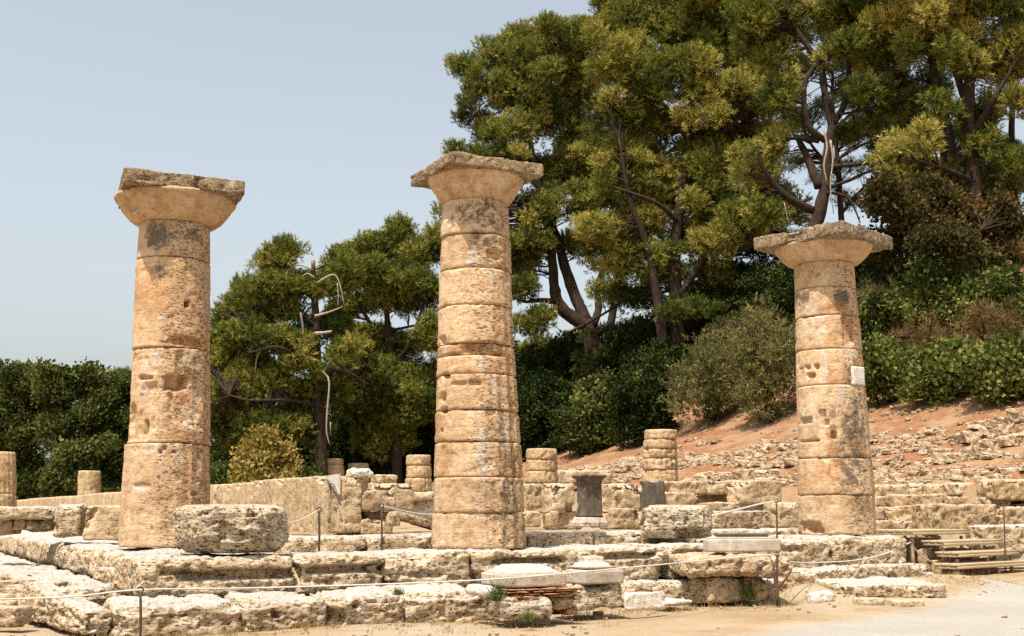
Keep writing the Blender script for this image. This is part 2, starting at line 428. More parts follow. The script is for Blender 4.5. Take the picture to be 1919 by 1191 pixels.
# ground: sandy earth, dry straw, red needle litter on the slope
def ground_mat():
    m, t, bs = nt('sandy_earth'); b = NB(t)
    co = b.coord(rnd=False); n1 = b.noise(co, .55, 7, .62); n2 = b.noise(co, 5, 8, .7); n3 = b.noise(co, 38, 5, .7)
    sand = b.ramp(n1, [(.36, (.26, .18, .1)), (.5, (.315, .235, .145)), (.64, (.33, .275, .2))])
    sand = b.mix(b.mul(b.mask(n2, .52, .66), .55), sand, (.36, .23, .1))
    at = b.n('ShaderNodeAttribute', attribute_name='slope')
    red = b.ramp(n2, [(.3, (.13, .058, .025)), (.5, (.225, .108, .05)), (.7, (.3, .175, .092))])
    red = b.mix(b.mul(b.mask(n1, .46, .6), .5), red, (.33, .23, .135))
    col = b.mix(at.outputs['Fac'], sand, red)
    col = b.mix(b.mul(b.mask(n3, .6, .72), .5), col, (.2, .12, .06))
    b.l(col, bs.inputs['Base Color']); b.l(b.bump(n3, .5, .015, b.bump(n2, .5, .05)), bs.inputs['Normal'])
    return m
M['ground'] = ground_mat()
def path_mat():
    m, t, bs = nt('pale_gravel'); b = NB(t)
    co = b.coord(rnd=False); n1 = b.noise(co, .8, 6, .6); n3 = b.noise(co, 55, 6, .75); n4 = b.noise(co, 9, 5, .7)
    col = b.ramp(n1, [(.35, (.285, .262, .22)), (.65, (.325, .3, .255))])
    col = b.mix(b.mul(b.mask(n3, .56, .7), .45), col, (.17, .155, .135))
    col = b.mix(b.mul(b.mask(n4, .56, .7), .25), col, (.25, .225, .185))
    at = b.n('ShaderNodeAttribute', attribute_name='edge'); ad = b.n('ShaderNodeMath', operation='MULTIPLY_ADD'); b.l(at.outputs['Fac'], ad.inputs[0]); ad.inputs[1].default_value = .62; b.l(n4, ad.inputs[2])
    col = b.mix(b.mask(ad.outputs[0], .58, .92), col, b.ramp(n1, [(.36, (.26, .18, .1)), (.5, (.315, .235, .145)), (.64, (.33, .275, .2))]))
    b.l(col, bs.inputs['Base Color']); b.l(b.bump(n3, .5, .012), bs.inputs['Normal'])
    return m
M['path'] = path_mat()

# ------------------------------------------------------------------ terrain
HS = np.array([-99, 17.45, 17.8, 18.9, 26, 32, 40, 55, 100, 4000.]); HZ = np.array([0, 0, .95, 1.15, 4.05, 8.2, 13.5, 18.0, 20.0, 20.0])
HT = np.array([-400, 15, 30, 60, 100, 200, 4000.]); HF = np.array([1, 1, .8, .55, .3, .1, .0])
def terrain(X, Y, rough=True):
    X = np.asarray(X, float); Y = np.asarray(Y, float)
    s, t = ST_of(X, Y)
    inside = sstep(-.35, .0, s) * sstep(-.45, -.1, t) * (1 - sstep(10.15, 10.35, s) * (1 - sstep(3.8, 4.2, t)))
    pl = .62 * inside + .22 * sstep(.7, 1.1, s) * sstep(1.0, 1.3, t) * (1 - sstep(9.6, 9.9, s) * (1 - sstep(3.8, 4.2, t)))
    far = .35 * sstep(25, 60, Y) * (1 - inside)
    out = .1 * sstep(6, 14, s) * (1 - inside) + .22 * sstep(6.9, 7.8, s) * (1 - sstep(10.4, 11.6, s)) * sstep(-3.0, -1.2, t) * (1 - inside)
    hill = np.interp(s, HS, HZ) * np.interp(t, HT, HF)
    z = pl + far + out + hill
    if rough:
        p = np.stack([X.ravel(), Y.ravel(), 0 * X.ravel()], 1)
        n = fbm(p, .6, 3, 41).reshape(X.shape) * .03 + fbm(p, 4, 3, 43).reshape(X.shape) * .015
        hm = sstep(.3, 1.5, hill)
        z = z + n * (1 + 3 * hm) + hm * .25 * fbm(p, .25, 3, 47).reshape(X.shape)
    return z
def tz(x, y): return float(terrain(np.array([x]), np.array([y]))[0])
def hit(x, y, ymin=20, ymax=140):
    r = ray(x, y); Ys = np.arange(ymin, ymax, .25); k = Ys / r[1]
    z = EYE + r[2] * k; g = terrain(r[0] * k, Ys, False)
    i = np.argmax(g >= z)
    if not g[i] >= z[i]: i = len(Ys) - 1
    return np.array([r[0] * k[i], Ys[i], g[i]])
def G2(x, y):
    r = ray(x, y); Ys = np.arange(9, 26, .02); k = Ys / r[1]
    z = EYE + r[2] * k; g_ = terrain(r[0] * k, Ys, False); i = int(np.argmax(g_ >= z))
    return np.array([r[0] * k[i], Ys[i], g_[i]])
def axis(lims):
    o = [lims[0][0]]
    for a, b_, st in lims:
        n = max(1, int(round((b_ - a) / st))); o += list(np.linspace(a, b_, n + 1)[1:])
    return np.array(o)
xs = axis([(-2500, -300, 400), (-300, -60, 20), (-60, -16, 1.2), (-16, 16, .14), (16, 50, .5), (50, 300, 12), (300, 2500, 400)])
ys = axis([(-600, -40, 80), (-40, 6, 3), (6, 9, .3), (9, 18, .09), (18, 30, .25), (30, 70, .5), (70, 140, 3), (140, 400, 30), (400, 4000, 600)])
XX, YY = np.meshgrid(xs, ys, indexing='ij'); ZZ = terrain(XX, YY)
S_, T_ = ST_of(XX, YY)
slope = (sstep(17.3, 18.3, S_) * (1 - sstep(60, 140, T_))).ravel()
i, j = np.meshgrid(np.arange(len(xs) - 1), np.arange(len(ys) - 1), indexing='ij'); ny = len(ys)
a = (i * ny + j).ravel()
g = ob('ground', mesh_np('ground', np.stack([XX.ravel(), YY.ravel(), ZZ.ravel()], 1), np.stack([a, a + ny, a + ny + 1, a + 1], 1), None, M['ground'], True, {'slope': slope}))
tag(g, 'sandy earth with dry straw rising into a red needle covered slope', 'ground', kind='structure')
# low wooded hills far away all round, hidden from the photo's own camera by the trees
ha = np.linspace(0, 2 * math.pi, 241)[:-1]; hp = []
for rad_, zz in ((420, -3), (520, 12), (640, 30), (800, 42), (1000, 30), (1200, -5)):
    n_ = fbm(np.stack([np.cos(ha) * 4, np.sin(ha) * 4, 0 * ha + rad_ * .003], 1), 1.3, 4, 71)
    hp.append(np.stack([np.cos(ha) * rad_, np.sin(ha) * rad_, zz * (1 + .6 * n_) if zz > 0 else 0 * ha + zz], 1))
hv = np.concatenate(hp); k_ = np.arange(240); k2_ = (k_ + 1) % 240
hq = np.concatenate([np.stack([r_ * 240 + k_, r_ * 240 + k2_, (r_ + 1) * 240 + k2_, (r_ + 1) * 240 + k_], 1) for r_ in range(5)])
tag(ob('hills', mesh_np('hills', hv, hq, None, simple('wooded_hill', (.06, .07, .03), .95, 0, .05, .5))), 'low wooded hills far beyond the ruins', 'hills', kind='structure')
# gravel path
bd = [(960, 1208), (1020, 1196), (1100, 1187), (1180, 1180), (1270, 1171), (1350, 1162), (1430, 1152), (1560, 1139), (1640, 1128), (1700, 1117), (1770, 1102), (1850, 1091), (1940, 1082), (2100, 1070), (2500, 1045)]
bx = np.array([G(x, y, .06) for x, y in bd])
par = np.linspace(0, len(bd) - 1, 260)
bp = np.stack([np.interp(par, np.arange(len(bd)), bx[:, k]) for k in range(2)], 1)
nn = fbm(np.stack([bp[:, 0], bp[:, 1], 0 * par], 1), 1.6, 4, 91) * .35
bp = bp + nn[:, None] * np.array([[-.6, .8]])
J = np.linspace(0, 1, 60) ** 1.6
pv = bp[:, None, :] + J[None, :, None] * np.array([9., -16.])[None, None, :]
pz = terrain(pv[..., 0], pv[..., 1]) + .014 * np.minimum(1, J * 40)[None, :] - .004
pv = np.concatenate([pv, pz[..., None]], 2).reshape(-1, 3)
i, j = np.meshgrid(np.arange(259), np.arange(59), indexing='ij'); a = (i * 60 + j).ravel()
tag(ob('path', mesh_np('path', pv, np.stack([a, a + 1, a + 61, a + 60], 1), None, M['path'], True, {'edge': np.tile(1 - sstep(0, .075, J), 260)})), 'pale gravel visitor path in the sun', 'path', kind='structure')

# ------------------------------------------------------------------ the three standing columns
def colprof(tab, Y):
    z, x, r = [], [], []
    for y, xl, xr in tab:
        rr = (xr - xl) / 2 * Y / PX
        p = P((xl + xr) / 2, y, Y); pf = P((xl + xr) / 2, y, Y - rr)
        k = (ray((xl + xr) / 2, y)[1])
        rr = (xr - xl) / 2 / FPX * Y / k
        z.append(pf[2]); x.append(p[0]); r.append(rr)
    o = np.argsort(z); z, x, r = np.array(z)[o], np.array(x)[o], np.array(r)[o]
    return lambda q: (float(np.interp(q, z, x)), float(np.interp(q, z, r)))
def abacus(cx, cy, z0, th, a, yaw, seed, dents=None, tilt=0, warp=.022):
    return eblock((cx, cy, z0), yaw, 2 * a, 2 * a, th, res=.02, rnd=.025, amp=.022, pit=.018, seed=seed, warp=warp, dents=dents, tilt=tilt)
def echinus(cx, cy, z0, z1, r0, r1, seed, dents=None, e=.6):
    def prof(z):
        u = min(1, max(0, (z - z0) / (z1 - z0)))
        return (cx, r0 + (r1 - r0) * max(u, .001) ** e * (1 if u < .93 else 1 - .05 * (u - .93) / .07))
    return drum(prof, cy, z0, z1, seed=seed, amp=.014, pit=.012, res=.02, dents=dents, edge=.008)
def make_column(label, tab, Y, joints, cap, dents, fl, seed, pk=1.0, mk={}):
    prof = colprof(tab, Y)
    zf = lambda y: P(sum(tab[0][1:]) / 2, y, Y - prof(1.5)[1])[2]
    zs = [zf(y) for y in joints]          # from the base upward
    base = prof(zs[0])
    t = thing('doric_column', (base[0], Y, zs[0]), label, 'column', 'standing doric columns')
    rr = random.Random(seed)
    fm = lambda A: .25 + .75 * sstep(-1.5, -.7, np.where(A > math.pi, A - 2 * math.pi, A)) * 1.0
    for k in range(len(zs) - 1):
        sh = (rr.uniform(-.008, .008), rr.uniform(-.02, .02)) if k else (0, 0)
        d = drum(prof, Y, zs[k] - (.03 if k == 0 else 0) + .004, zs[k + 1] - .004, seed=seed * 10 + k, amp=.010 * pk, pit=.008 * pk, flute=fl[0] if k < fl[1] else fl[2], fmask=fm,
                 res=.017, dents=dents, shift=sh, rsc=1 + rr.uniform(-.007, .007), edge=.012)
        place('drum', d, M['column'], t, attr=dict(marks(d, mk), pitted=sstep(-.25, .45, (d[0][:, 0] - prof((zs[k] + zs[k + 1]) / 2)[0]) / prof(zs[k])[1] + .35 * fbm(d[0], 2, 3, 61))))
    return t, prof, zs
def marks(geo, spec):
    Vw = geo[0]; at = {}
    for nm, L in spec.items():
        a = np.zeros(len(Vw))
        for (x, y, w, h, Y, k) in L:
            c, r, _ = pxdent(x, y, w, h, Y, 0, .75)
            e = np.sum(np.abs((Vw - c) / np.asarray(r)) ** 3, 1) ** (1 / 3)
            a = np.maximum(a, k * (1 - sstep(.2, 1.35, e)))
        at[nm] = a
    return at
def pd(x, y, w, h, dep, Y): return pxdent(x, y, w, h, Y, dep * 1.35)
# left column
Y1 = 16.2; yf = Y1 - .6
D1 = [pd(325, 715, 50, 36, .10, yf), pd(343, 565, 9, 14, .12, yf), pd(330, 690, 14, 85, .03, yf), pd(345, 742, 75, 120, .035, yf), pd(272, 765, 40, 110, .03, yf), pd(235, 780, 26, 60, .05, yf),
      pd(345, 636, 70, 22, .035, yf), pd(267, 705, 34, 10, .05, yf), pd(268, 805, 10, 45, .05, yf), pd(305, 840, 8, 7, .04, yf), pd(322, 846, 7, 6, .04, yf), pd(298, 846, 8, 8, .05, yf), pd(355, 925, 12, 7, .05, yf), pd(385, 740, 22, 160, .03, yf), pd(262, 910, 46, 10, .012, yf)]
t, pr, zs = make_column('doric column with the broken shaft and square holes, standing against the open sky', [(1022, 225, 392), (830, 237, 392), (822, 243, 392), (650, 251, 392), (480, 259, 393), (405, 265, 392), (390, 267, 391)], Y1,
                  [1022, 829, 648, 476, 405], None, D1, (.03, 1, .008), 1,
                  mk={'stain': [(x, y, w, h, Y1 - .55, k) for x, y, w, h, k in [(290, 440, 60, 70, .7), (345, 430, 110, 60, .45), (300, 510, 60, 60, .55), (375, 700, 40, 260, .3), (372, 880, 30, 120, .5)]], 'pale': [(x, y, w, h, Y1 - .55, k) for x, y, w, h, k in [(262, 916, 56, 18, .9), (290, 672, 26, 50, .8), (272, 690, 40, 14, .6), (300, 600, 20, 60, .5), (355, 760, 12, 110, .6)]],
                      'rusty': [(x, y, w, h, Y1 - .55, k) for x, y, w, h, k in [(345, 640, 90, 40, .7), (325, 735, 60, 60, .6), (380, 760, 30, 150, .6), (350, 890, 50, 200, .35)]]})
bc = pr(zs[-1])
zt = P(247, 342, Y1 - 1.0)[2]
place('echinus', echinus(bc[0] + .0, Y1, zs[-1] - .01, zt + .02, bc[1] * .98, .85, 11, [pd(240, 375, 40, 30, .05, Y1 - .7)], e=.55), M['column'], t)
place('abacus', abacus(bc[0] + .03, Y1, zt, P(247, 314, Y1 - 1.0)[2] - zt, .80, R(22), 12, [pd(365, 340, 12, 40, .05, Y1 - .8), (np.array([bc[0] - 1.02, Y1 + .45, zt]), (.32, .5, .4), .2)], tilt=-.012), M['lichen'], t)
# middle column
Y2 = 15.2; yf = Y2 - .6
D2 = [pd(835, 700, 14, 12, .06, yf), pd(827, 738, 14, 22, .09, yf), pd(860, 716, 30, 9, .03, yf), pd(890, 716, 26, 12, .03, yf), pd(892, 650, 70, 22, .05, yf), pd(925, 470, 34, 22, .04, yf), pd(830, 765, 14, 14, .06, yf),
      pd(825, 803, 7, 8, .04, yf), pd(948, 385, 26, 50, .035, yf), pd(912, 372, 5, 30, .03, yf), pd(890, 660, 160, 5, .03, yf), pd(824, 630, 20, 18, .05, yf), pd(925, 900, 34, 240, .012, yf)]
t, pr, zs = make_column('tallest tan doric column, tapering in many thin drums, between the two others', [(1025, 809, 985), (900, 812, 980), (760, 817, 972), (645, 819, 964), (500, 824, 958), (440, 826, 956), (372, 829, 953), (360, 829, 953)], Y2,
                  [1025, 961, 893, 826, 766, 698, 663, 640, 567, 497, 431, 364], None, D2, (.042, 8, .012), 2, 1.1,
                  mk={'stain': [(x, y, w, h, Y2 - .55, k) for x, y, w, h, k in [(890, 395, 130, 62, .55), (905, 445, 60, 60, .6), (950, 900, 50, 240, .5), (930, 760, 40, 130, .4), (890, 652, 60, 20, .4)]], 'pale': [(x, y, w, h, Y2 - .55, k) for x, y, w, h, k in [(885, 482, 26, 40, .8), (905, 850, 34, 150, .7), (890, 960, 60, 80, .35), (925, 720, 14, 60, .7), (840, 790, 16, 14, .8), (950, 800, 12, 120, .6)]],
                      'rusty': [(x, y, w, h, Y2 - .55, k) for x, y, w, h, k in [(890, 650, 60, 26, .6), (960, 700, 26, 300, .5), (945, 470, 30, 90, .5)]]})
bc = pr(zs[-1]); zt = P(853, 304, Y2 - .9)[2]
place('echinus', echinus(bc[0], Y2, zs[-1] - .01, zt + .03, bc[1] * .97, .66, 21, [pd(1000, 340, 60, 40, .05, Y2 - .5)], e=.85), M['column'], t)
place('abacus', abacus(bc[0], Y2, zt, P(853, 280, Y2 - .9)[2] - zt, .665, UA, 22, warp=.03), M['lichen'], t)
# right column
Y3 = 18.9; yf = Y3 - .6
D3 = [pd(1522, 684, 9, 9, .05, yf), pd(1536, 684, 9, 10, .06, yf), pd(1513, 684, 8, 6, .04, yf), pd(1527, 700, 14, 11, .07, yf), pd(1545, 775, 14, 20, .04, yf), pd(1513, 785, 34, 16, .05, yf), pd(1550, 790, 16, 14, .04, yf), pd(1520, 824, 40, 6, .04, yf), pd(1563, 815, 12, 16, .05, yf), pd(1525, 988, 44, 26, .09, yf), pd(1505, 585, 30, 60, .012, yf), pd(1597, 615, 34, 70, .035, yf), pd(1592, 555, 60, 14, .02, yf)]
t, pr, zs = make_column('smaller smooth doric column with a flat pale repair patch, beside the wooden stairs', [(998, 1497, 1640), (930, 1496, 1637), (820, 1494, 1628), (722, 1492, 1619), (650, 1491, 1612), (580, 1491, 1606), (530, 1490, 1602), (480, 1489, 1598)], Y3,
                  [999, 927, 857, 719, 651, 587, 533, 482], None, D3, (.01, 3, .003), 3, .9,
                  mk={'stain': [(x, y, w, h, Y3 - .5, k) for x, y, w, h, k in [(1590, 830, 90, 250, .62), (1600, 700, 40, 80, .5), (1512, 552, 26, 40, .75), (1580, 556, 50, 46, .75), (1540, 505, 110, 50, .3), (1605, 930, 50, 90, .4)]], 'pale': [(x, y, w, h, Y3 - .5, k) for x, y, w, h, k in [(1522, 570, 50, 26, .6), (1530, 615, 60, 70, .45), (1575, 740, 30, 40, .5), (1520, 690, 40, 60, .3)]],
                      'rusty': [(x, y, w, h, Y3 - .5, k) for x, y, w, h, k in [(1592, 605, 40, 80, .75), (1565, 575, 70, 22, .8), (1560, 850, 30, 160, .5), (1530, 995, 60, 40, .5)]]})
bc = pr(zs[-1]); zt = P(1540, 438, Y3 - 1.1)[2]
place('echinus', echinus(bc[0], Y3, zs[-1] - .01, zt + .02, bc[1] * .98, .80, 31, e=.5), M['column'], t)
place('abacus', abacus(bc[0], Y3, zt, P(1540, 413, Y3 - 1.1)[2] - zt, .815, R(44), 32, [(np.array([bc[0] - .62, Y3 - .55, zt + .2]), (.12, .3, .3), .05)]), M['lichen'], t)
pm = P(1603, 704, Y3); ang = R(-52)
rp = pr(pm[2])
pc = np.array([rp[0] + math.cos(ang) * (rp[1] - .02), Y3 + math.sin(ang) * (rp[1] - .02), P(1603, 721, Y3 - .5)[2]])
rpatch = place('repair_patch', eblock(pc, ang + R(90), .30, .1, .30, res=.03, rnd=.012, amp=.003, pit=.002, warp=.005, seed=9), M['chalk'], t)
tag(rpatch, 'flat pale repair patch')

# ------------------------------------------------------------------ stumps
def stump(label, tab, Y, joints, mat='far', fl=.03, amp=.02, pit=.02, seed=1, cat='column stump', group=None, dents=None, zb=None, single=False, res=None):
    prof = colprof(tab, Y); rad = prof(1.5)[1]
    zf = lambda y: P((tab[0][1] + tab[0][2]) / 2, y, Y - rad)[2]
    zs = [zf(y) for y in joints]
    if zb is not None: zs[0] = zb
    res = res or max(.016, Y * .0013)
    if single:
        o = place('column_drum', drum(prof, Y, zs[0], zs[1], seed=seed, amp=amp, pit=pit, flute=fl, res=res, dents=dents, edge=.045, ew=.05), M[mat])
        return tag(o, label, cat, group)
    t = thing('column_stump', (prof(zs[0])[0], Y, zs[0]), label, cat, group)
    for k in range(len(zs) - 1):
        place('drum', drum(prof, Y, zs[k] + .004, zs[k + 1] - .004, seed=seed * 7 + k, amp=amp, pit=pit, flute=fl, res=res, dents=dents, edge=.025), M[mat], t)
    return t
yf = 12.9
stump('squat grey pitted column drum standing on the front corner before the sky-side column', [(1035, 346, 524), (1022, 338, 531), (1005, 332, 537), (960, 331, 537), (951, 336, 532), (944, 349, 520)], 13.5, [1037, 945], 'drum', 0, .035, .04, 41, 'column drum', single=True,
      dents=[pd(435, 1030, 260, 26, .035, yf), pd(470, 965, 20, 9, .05, yf), pd(385, 962, 12, 7, .04, yf), pd(455, 1000, 20, 8, .04, yf)], res=.013)
stump('half eroded brown column drum with undercut foot, between the middle and smooth columns', [(1008, 1208, 1330), (995, 1202, 1341), (954, 1202, 1343), (945, 1214, 1331)], 16.9, [1009, 946], 'drum', .03, .05, .04, 42, 'column drum', single=True,
      dents=[pd(1300, 1000, 80, 22, .16, 16.4), pd(1345, 975, 20, 60, .06, 16.6)], res=.016)
N_ = 'stumps of the far colonnade'
stump('tall banded column stump of cracked layers behind the grey pier on the red slope side', [(905, 1203, 1271), (802, 1206, 1269)], 35, [985, 905, 880, 858, 840, 822, 803], 'far', .04, .04, .03, 43, group=N_)
stump('three drum column stump just behind the middle column, by the stone heap', [(905, 983, 1046), (838, 986, 1044)], 40, [985, 905, 882, 860, 839], 'far', .045, .02, .03, 44, group=N_)
stump('fluted column stump of three drums above the stepped wall end, against dark trees', [(922, 759, 810), (850, 761, 808)], 48, [985, 922, 895, 872, 851], 'far', .05, .02, .03, 45, group=N_)
stump('short column stump above the long wall with a domed second piece on top', [(892, 604, 646), (858, 606, 643)], 56, [985, 892, 870, 858], 'far', .02, .02, .02, 46, group=N_)
stump('short flat topped column stump beside the domed one, above the white wall patch', [(892, 652, 693), (865, 653, 691)], 57, [985, 867], 'far', .03, .02, .02, 47, group=N_)
stump('small brown mottled column stump at the far end of the long wall', [(925, 146, 189), (880, 147, 188)], 56, [985, 881], 'far', .02, .03, .03, 48, group=N_)
stump('sharply fluted column stump cut by the edge of the photo, before dark trees', [(955, -24, 31), (843, -24, 29)], 45, [985, 925, 845], 'far', .09, .015, .02, 49, group=N_)

# ------------------------------------------------------------------ crepidoma: steps made of blocks
def step(label, cat, blocks, mat='step', group=None, name='stone_step'):
    allv = np.concatenate([b[0] for b in blocks]); mn, mx = allv.min(0), allv.max(0)
    t = thing(name, ((mn[0] + mx[0]) / 2, (mn[1] + mx[1]) / 2, mn[2]), label, cat, group)
    for b in blocks: place('block', b, M[mat], t)
    return t
def s_joints(xs_, t): return [float(s_at(x, t)) for x in xs_]
GS = 'steps of the temple platform'
gap = .006
# upper front course
js = s_joints([268, 556, 725, 888, 1085, 1255, 1400, 1560, 1702], -.75)
zt_ = [.70, .70, .715, .72, .73, .75, .79, .83]
fz = lambda x: 13.85 + (x - 700) * .0032
dn = [[pd(450, 1076, 210, 20, .13, fz(450)), pd(330, 1072, 60, 12, .08, fz(330))], [pd(650, 1066, 150, 17, .12, fz(650)), pd(600, 1088, 60, 10, .03, fz(600))], [pd(800, 1075, 70, 12, .05, fz(800))],
      [pd(990, 1050, 130, 13, .12, fz(990)), pd(940, 1080, 60, 10, .05, fz(940))], [pd(1180, 1042, 120, 13, .07, fz(1180)), pd(1222, 1038, 12, 9, .1, fz(1222))], [pd(1290, 1035, 80, 12, .05, fz(1290))], [pd(1500, 1030, 60, 12, .05, fz(1500))], [pd(1600, 1020, 90, 14, .06, fz(1600))]]
bl = []
for k in range(8):
    bl.append(blk_st(js[k] + gap, js[k + 1] - gap, -.75, .8, .28, zt_[k], res=.02, rnd=.085, amp=.045, pit=.04, warp=.03, dents=dn[k], topslope=.02))
step('upper front step of the platform, pale worn top and deeply eroded face, carrying two columns', 'stone step', bl, group=GS)
# lower front course
js = s_joints([226, 460, 618, 766, 934], -1.6)
dn = [[pd(330, 1150, 160, 30, .03, 12.2)], [pd(522, 1150, 18, 14, .12, 12.4)], [pd(668, 1133, 14, 18, .1, 12.7), pd(715, 1127, 70, 9, .06, 12.7)], [pd(850, 1105, 120, 8, .04, 13)]]
bl = [blk_st(js[k] + gap, js[k + 1] - gap, -1.62, -.78, -.05, [.305, .315, .33, .34][k], res=.017, rnd=.085, amp=.04, pit=.035, warp=.035, dents=dn[k], topslope=-.07) for k in range(4)]
step('low front row of long rough blocks on the sandy ground, under the rope', 'stone step', bl, group=GS)
# ledge right of the marble bases
js = s_joints([1165, 1312, 1480, 1600, 1742], -1.05)
bl = [blk_st(js[k] + gap, js[k + 1] - gap, -1.12, -.6, .0, [.32, .3, .42, .44][k], res=.022, rnd=.07, amp=.04, pit=.035, warp=.03) for k in range(4)]
step('low step behind the marble statue bases, running on toward the wooden stairs', 'stone step', bl, group=GS)
# flank, receding to the left
tj = [-.7, 1.5, 3.3, 5.2, 7.4, 9.8, 12.5, 15.5, 19, 23]
bl = [blk_st(-.8, .75, tj[k] + gap + (.12 if k == 0 else 0), tj[k + 1] - gap, .3, .69 if k < 7 else .67, res=.02 + .004 * k, rnd=.1, amp=.06, pit=.06, warp=.05, topslope=0, fq=.8) for k in range(1, 9)]
step('upper side step of the platform running back toward the far trees, rough broken face', 'stone step', bl, group=GS)
tj = [-.2, 1.1, 2.6, 4.6, 6.8, 9.5, 12.5, 16]
bl = [blk_st(-1.75, -.83, tj[k] + gap, tj[k + 1] - gap, -.04, .33, res=.02 + .004 * k, rnd=.09, amp=.06, pit=.06, warp=.05, fq=.8) for k in range(2, 7)]
bl += [blk_st(-1.3, -.83, .95, 2.59, -.04, .33, res=.02, rnd=.08, amp=.05, pit=.05, warp=.04), blk_st(-1.85, -1.32, 1.3, 2.59, -.05, .17, res=.02, rnd=.08, amp=.06, pit=.06, warp=.05)]
step('lower side step of the platform with a wide flat pale ledge', 'stone step', bl, group=GS)
tag(place('corner_block', blk_px(262, 1078, 1113, 12.9, 300, 182, rnd=.05, amp=.04, pit=.045, res=.016), M['step']), 'small rough corner block under the pitted drum where two steps meet', 'stone block')
tag(place('foundation_block', blk_px(150, 1122, 1189, 11.45, 222, 38, yaw=R(38), rnd=.06, amp=.045, pit=.05, res=.014, topslope=-.2), M['step']), 'big tilted rough block lying before the corner, its front darker and pitted', 'stone block')
tag(place('foundation_block', blk_px(105, 1104, 1135, 12.2, 214, 96, rnd=.06, amp=.03, pit=.03, res=.014), M['step']), 'flat topped pale block behind the big tilted corner block, below the rope', 'stone block')
# loose stones in the broken corner
LS = [(20, 1119, 60, 16, 13.5, 'reddish flat slab wedged in the broken side step'), (68, 1104, 90, 24, 13.7, 'long brown slab in the hole of the side step'), (10, 1096, 50, 16, 14.1, 'thin stone at the frame edge of the broken side step'),
      (52, 1088, 30, 10, 13.75, 'small pale flat stone on top of the brown slab'), (62, 1128, 18, 14, 13.1, 'round pinkish pebble under the rope by the broken side step'), (86, 1128, 30, 16, 13.2, 'dark grey stone under the rope by the broken side step'),
      (20, 1150, 66, 26, 12.0, 'half buried rounded stone on the sand, next to the big tilted block'), (10, 1133, 44, 14, 12.6, 'low grey stone above the half buried rounded stone')]
for x, y, w, h, Y, lab in LS:
    k = Y / PX; c = P(x, y + h / 2, Y)
    g0 = tz(c[0], c[1]); 
    tag(place('loose_stone', eblock((c[0], c[1], c[2] - .05), R(random.uniform(-20, 40)), w * k, w * k * .7, h * k + .05, res=.014, rnd=.03, amp=.035, pit=.02, warp=.05, seed=sd()), M['rubble']), lab, 'stone')

# ------------------------------------------------------------------ inner steps, cella walls
js = s_joints([536, 690, 812, 990, 1115, 1202, 1345, 1470, 1500], .62)
bl = [blk_st(js[k] + gap, js[k + 1] - gap, .62, 1.5, .6, .885 + .006 * k, res=.022, rnd=.04, amp=.02, pit=.02, warp=.015, topslope=0) for k in range(8)]
step('low inner step between the columns with a pale top, in front of the walls', 'stone step', bl, group=GS)
# long wall
sw = 2.9; zw = 1.77
tj = [4.5, 6.3, 8.6, 11.2, 14, 17, 20.5, 24, 28, 32, 37, 42, 47, 52.5]
bl = [blk_st(sw, sw + .36, tj[k] + .004, tj[k + 1] - .004, .8, zw + .012 * math.sin(k * 2.1), res=.03 + .006 * k, rnd=.018, amp=.014, pit=.02, warp=.008) for k in range(13)]
lw = step('long low tan wall of upright slabs running back toward the far trees', 'wall', bl, 'wall', name='long_wall')
# mortar repair on the near end of the wall
def prism(poly, nrm, th):
    poly = np.asarray(poly); n = len(poly); v = np.vstack([poly, poly + np.asarray(nrm) * th])
    q = [[i, (i + 1) % n, (i + 1) % n + n, i + n] for i in range(n)]
    t = [[0, i + 1, i] for i in range(1, n - 1)] + [[n, n + i, n + i + 1] for i in range(1, n - 1)]
    return (v, np.array(q), np.array(t))
ptri = []
for x, y in [(606, 892), (622, 889), (650, 886), (676, 884), (664, 905), (656, 915), (646, 928), (640, 926), (626, 908)]:
    tt = t_at(x, sw - .012); p = T(sw - .012, max(tt, 3.97)); ptri.append((p[0], p[1], min(P(x, y, p[1])[2], zw + .005)))
wp = place('mortar_patch', prism(ptri, U, .03), M['chalk'], lw, smooth=False); tag(wp, 'white mortar repair on the wall end')
tag(place('mortar_lump', eblock(P(667, 893, 18.6) + np.array([.02, .25, -.03]), UA, .34, .4, .16, res=.02, rnd=.07, amp=.06, pit=.03, warp=.06, seed=5), M['chalk'], lw), 'white mortar lump on the wall top')
# blocks beside the wall end
BL = [(641, 893, 999, 18.42, 678, None, .54, 'wall', 'upright eroded end block of the long wall with a hollow crown'),
      (679, 918, 958, 18.55, 743, None, .5, 'wall', 'squared block topmost in the stack against the wall end'),
      (683, 958, 973, 18.85, 742, None, .4, 'wall', 'shadowed recessed block in the middle of the stack against the wall end'),
      (678, 972, 1001, 18.5, 738, None, .5, 'wall', 'lowest block in the stack against the wall end'),
      (704, 904, 956, 19.6, 776, None, .5, 'wall', 'taller wall block behind the stack at the wall end'),
      (776, 922, 940, 20.4, 830, None, .5, 'wall', 'pale capping block half hidden behind the middle column'),
      (783, 935, 970, 20.6, 830, None, .5, 'chalk', 'pale block under the capping block behind the middle column'),
      (708, 889, 906, 24, 746, None, .4, 'far', 'small tilted block on the far wall between two column stumps'),
      (735, 958, 986, 18.2, 752, None, .25, 'wall', 'short stone prop under the leaning slab by the wall end'),
      ]
for (xc, y0, y1, Y, x1, x0, lt, mt, lab) in BL:
    tag(place('wall_block', blk_px(xc, y0, y1, Y, x1, x0, lt, rnd=.025, amp=.025, pit=.025, warp=.015), M[mt]), lab, 'stone block')
tag(place('leaning_slab', eblock(P(785, 985, 18.7), R(20), .62, .5, .12, res=.02, rnd=.03, amp=.03, pit=.03, warp=.03, seed=77, tilt=-.28), M['lichen']), 'dark edged slab leaning low behind the rope post', 'stone slab')
